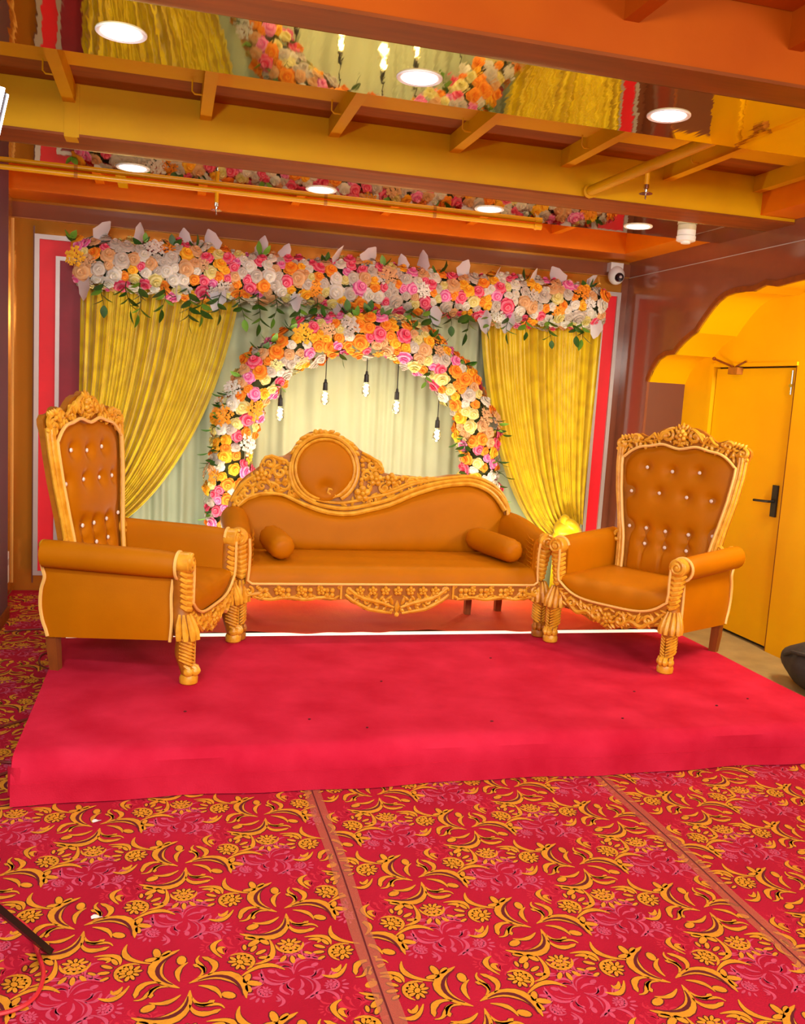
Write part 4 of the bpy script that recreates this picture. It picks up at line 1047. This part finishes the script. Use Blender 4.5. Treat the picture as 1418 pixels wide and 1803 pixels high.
# ------------------------------------------------------------------ ceiling fittings
def downlight(x, y, r, label, grp):
    t = thing('downlight', label, 'ceiling light', (x, y, ZS-.002), 0, grp)
    mb = MB(); mb.lathe([(r*.80, -.001), (r, -.006), (r*1.04, -.003), (r*1.04, 0), (r*.8, 0)], n=28); obj('trim_ring', mb, M_white, t)
    mb = MB(); mb.lathe([(.001, -.006), (r*.79, -.005), (r*.80, -.001), (.001, -.0005)], n=28); obj('diffuser', mb, M_led, t)
    light('SPOT', 'downlight_lamp', (x, y, ZS-.03), 20, (1, .93, .82), .05, target=(x, y, 0), spot=math.radians(140), blend=1)
for x, lab in ((-.187, 'leftmost round ceiling lamp in the near mirror strip'), (.86, 'middle round ceiling lamp in the near mirror strip'), (1.885, 'rightmost round ceiling lamp in the near mirror strip, over the brown reflection')):
    downlight(x, 3.395, .082, lab, 'lamps in the near mirror strip')
for x, lab in ((-.227, 'leftmost small round lamp in the far mirror strip'), (.83, 'second small round lamp from the left in the far mirror strip'), (1.873, 'third small round lamp from the left in the far mirror strip'), (2.888, 'rightmost small round lamp in the far mirror strip, left of the detector')):
    downlight(x, 5.46, .088, lab, 'lamps in the far mirror strip')
p1 = thing('sprinkler_pipe', 'yellow pipe running across the room below the far mirror strip', 'pipe', (0, 5.725, 2.728))
mb = MB(); mb.tube([(-.98, 0, 0), (2.30, 0, 0)], .015, 10); obj('pipe', mb, M_pipe, p1)
mb = MB(); mb.tube([(2.28, 0, 0), (2.33, 0, 0)], .02, 10); mb.tube([(2.31, 0, 0), (2.31, .05, .0)], .015, 8); obj('end_cap', mb, M_pipe, p1)
def sprk(parent, x, y, z0, z1):
    mb = MB(); mb.tube([(x, y, z0), (x, y, z1+.03)], .012, 8); obj('drop', mb, M_pipe, parent)
    mb = MB(); mb.lathe([(.001, .04), (.014, .04), (.014, .02), (.008, .015), (.006, 0), (.034, -.002), (.034, -.005), (.004, -.006), (.004, -.03), (.001, -.03)], (x, y, z1), 12); obj('sprinkler_head', mb, M_chrome, parent)
sprk(p1, .245, 0, 0, -.11)
for x in (-.55, .9, 1.6): mb = MB(); mb.tube([(x-.01, 0, 0), (x+.01, 0, 0)], .0175, 10); obj('pipe_clip', mb, M_golddk, p1)
p2 = thing('sprinkler_pipe', 'gold pipe running toward the back between the mirror strips at right', 'pipe', (2.30, 0, 2.79))
mb = MB(); mb.tube([(0, 3.66, 0), (-.03, 4.92, 0)], .028, 10); obj('pipe', mb, M_ceil, p2)
mb = MB(); mb.lathe([(.001, 0), (.04, 0), (.04, .012), (.028, .014)], (-.03, 4.90, 0), 12, axis='y'); obj('flange', mb, M_ceil, p2)
sprk(p2, .0, 4.30, 0, -.12)
cc = thing('security_camera', 'white security camera in the back corner above the red panel', 'camera', (3.486, 6.94, 2.645))
mb = MB(); mb.box((-.055, -.06, .03), (.055, .03, .10)); obj('bracket', mb, M_white, cc, False)
mb = MB(); mb.ell((0, -.055, .0), (.068, .062, .075), 16, 10); obj('housing', mb, M_white, cc)
mb = MB(); mb.lathe([(.001, .132), (.030, .13), (.036, .12), (.036, .09)], (0, 0, -.02), 16, axis='y'); obj('lens', mb, M_lens, cc)
mb = MB(); mb.lathe([(.001, .137), (.012, .136), (.012, .128)], (0, 0, -.02), 12, axis='y'); obj('lens_glass', mb, M_silver, cc)
sd = thing('smoke_detector', 'white round detector hanging under the ceiling right of the lamps', 'detector', (3.215, 5.42, ZS-.002))
mb = MB(); mb.lathe([(.058, 0), (.058, -.03), (.055, -.034), (.001, -.034)], n=20); obj('base', mb, M_white, sd)
mb = MB(); mb.lathe([(.056, -.034), (.062, -.038), (.06, -.066), (.05, -.07), (.001, -.07)], n=20); obj('body', mb, M_white, sd)
mb = MB(); mb.lathe([(.03, -.07), (.03, -.082), (.001, -.085)], n=16); obj('sensor_cap', mb, M_white, sd)
sk = thing('wall_socket', 'white socket plate low on the left corner wall behind the left chair', 'socket', (XL-.1, 6.72, .22))
mb = MB(); mb.box((0, -.05, -.11), (.014, .05, .11)); obj('plate', mb, M_white, sk, False)
mb = MB(); mb.box((.014, -.02, .02), (.018, .02, .06)); obj('switch', mb, M_silver, sk, False)

# ------------------------------------------------------------------ studio lamp, cables, bag, scraps
sl = thing('studio_light', 'lit studio panel lamp on a black tripod stand at the left edge', 'lamp', (-.62, 2.08, 0))
mb = MB(); mb.tube([(0, 0, .35), (0, 0, 2.10)], .014, 10); obj('pole', mb, M_black, sl)
mb = MB(); mb.lathe([(.001, .66), (.03, .66), (.03, .60), (.001, .60)], n=12); obj('collar', mb, M_black, sl)
def tleg(dx, dy):
    mb = MB(); a = Vector((dx*.04, dy*.04, .64)); b = Vector((dx, dy, .004)); t = (b-a).normalized(); s_ = t.cross(Vector((0, 0, 1))).normalized(); u = s_.cross(t)
    ring = lambda p: [p+s_*.014+u*.008, p-s_*.014+u*.008, p-s_*.014-u*.008, p+s_*.014-u*.008]
    mb.rings([ring(a), ring(b+Vector((0, 0, .008)))]); obj('leg', mb, M_black, sl, False)
tleg(.335, .395); tleg(-.30, .25); tleg(.05, -.48)
mb = MB(); 
PC = Vector((.10, .02, 2.13)); 
def pan(mb, x0, x1, y0, y1, z0, z1):
    mb.box((x0, y0, z0), (x1, y1, z1))
    R_ = Matrix.Rotation(math.radians(12), 3, 'Y'); mb.xf(lambda p: R_ @ p+PC)
hp = MB(); pan(hp, -.20, .170, -.02, .02, -.10, .068); obj('panel_housing', hp, M_black, sl, False)
hp = MB(); pan(hp, -.19, .172, -.024, -.0201, -.095, .07); obj('panel_back', hp, M_ledpanel, sl, False)
hp = MB(); pan(hp, -.19, .172, .0201, .024, -.095, .07); obj('panel_diffuser', hp, M_ledpanel, sl, False)
light('AREA', 'studio_panel_light', (-.52, 2.14, 2.13), 34, (.95, .97, 1), .35, .17, (.9, 4.8, .8))
def cable(name, label, pts, rad, m):
    mb = MB(); mb.tube(cr_spline(pts, 8), rad, 6); return tag(obj(name, mb, m), label, 'cable')
zc_ = .0125
cable('power_cable', 'red cable looping on the carpet round the lamp stand foot', [(-.60, 2.60, zc_), (-.46, 2.68, zc_), (-.36, 2.60, zc_), (-.31, 2.46, zc_), (-.285, 2.36, zc_), (-.30, 2.27, zc_), (-.36, 2.23, zc_), (-.45, 2.235, zc_), (-.60, 2.30, zc_)], .006, M_cable_red)
cable('power_cable', 'dark red cable crossing the carpet beside the left end of the stage', [(-.535, 4.32, zc_), (-.62, 4.26, zc_), (-.72, 4.16, zc_), (-.76, 4.02, zc_), (-.72, 3.88, zc_), (-.62, 3.80, zc_), (-.545, 3.78, zc_), (-.60, 3.68, zc_), (-.74, 3.62, zc_)], .006, M_cable_br)
cable('power_cable', 'thin brown cable on the carpet behind the left throne chair', [(-.54, 5.00, zc_), (-.64, 5.10, zc_), (-.66, 5.3, zc_), (-.56, 5.42, zc_), (-.545, 5.75, zc_), (-.7, 5.85, zc_), (-.94, 5.80, zc_)], .005, M_cable_br)
bag = thing('black_bag', 'dark grey soft bag on the bare floor by the gold door', 'bag', (3.72, 4.28, 0))
mb = MB(); mb.ell((0, 0, .155), (.19, .33, .155), 28, 16)
def lump(p):
    d = 1+.07*math.sin(p.x*19+p.y*7)+.06*math.sin(p.y*15+p.z*11); return Vector((p.x*d, p.y*d, max(.001, p.z*(1+.08*math.sin(p.y*14+1)))))
mb.xf(lump); obj('bag_body', mb, M_bag, bag, 70)
mb = MB(); mb.ell((.02, -.05, .27), (.13, .20, .07), 20, 10); mb.xf(lump); obj('top_flap', mb, M_bag, bag, 70)
mb = MB(); mb.tube([(-.1, .25, .18), (-.17, .1, .24), (-.18, -.05, .26), (-.16, -.2, .2)], .012, 8); obj('strap', mb, M_bag, bag)
for x, y, a, lab in ((-.215, 3.245, .5, 'tiny white paper scrap on the carpet near the stage front'), (-.17, 2.63, .2, 'tiny white paper scrap on the carpet right of the lamp stand leg')):
    mb = MB(); mb.sheet(lambda u, v: ((u-.5)*.032, (v-.5)*.014, .0075+.005*math.sin(u*5)*v), 4, 2); tag(obj('paper_scrap', mb, M_white, None, True, (x, y, 0), (0, 0, a)), lab, 'scrap')
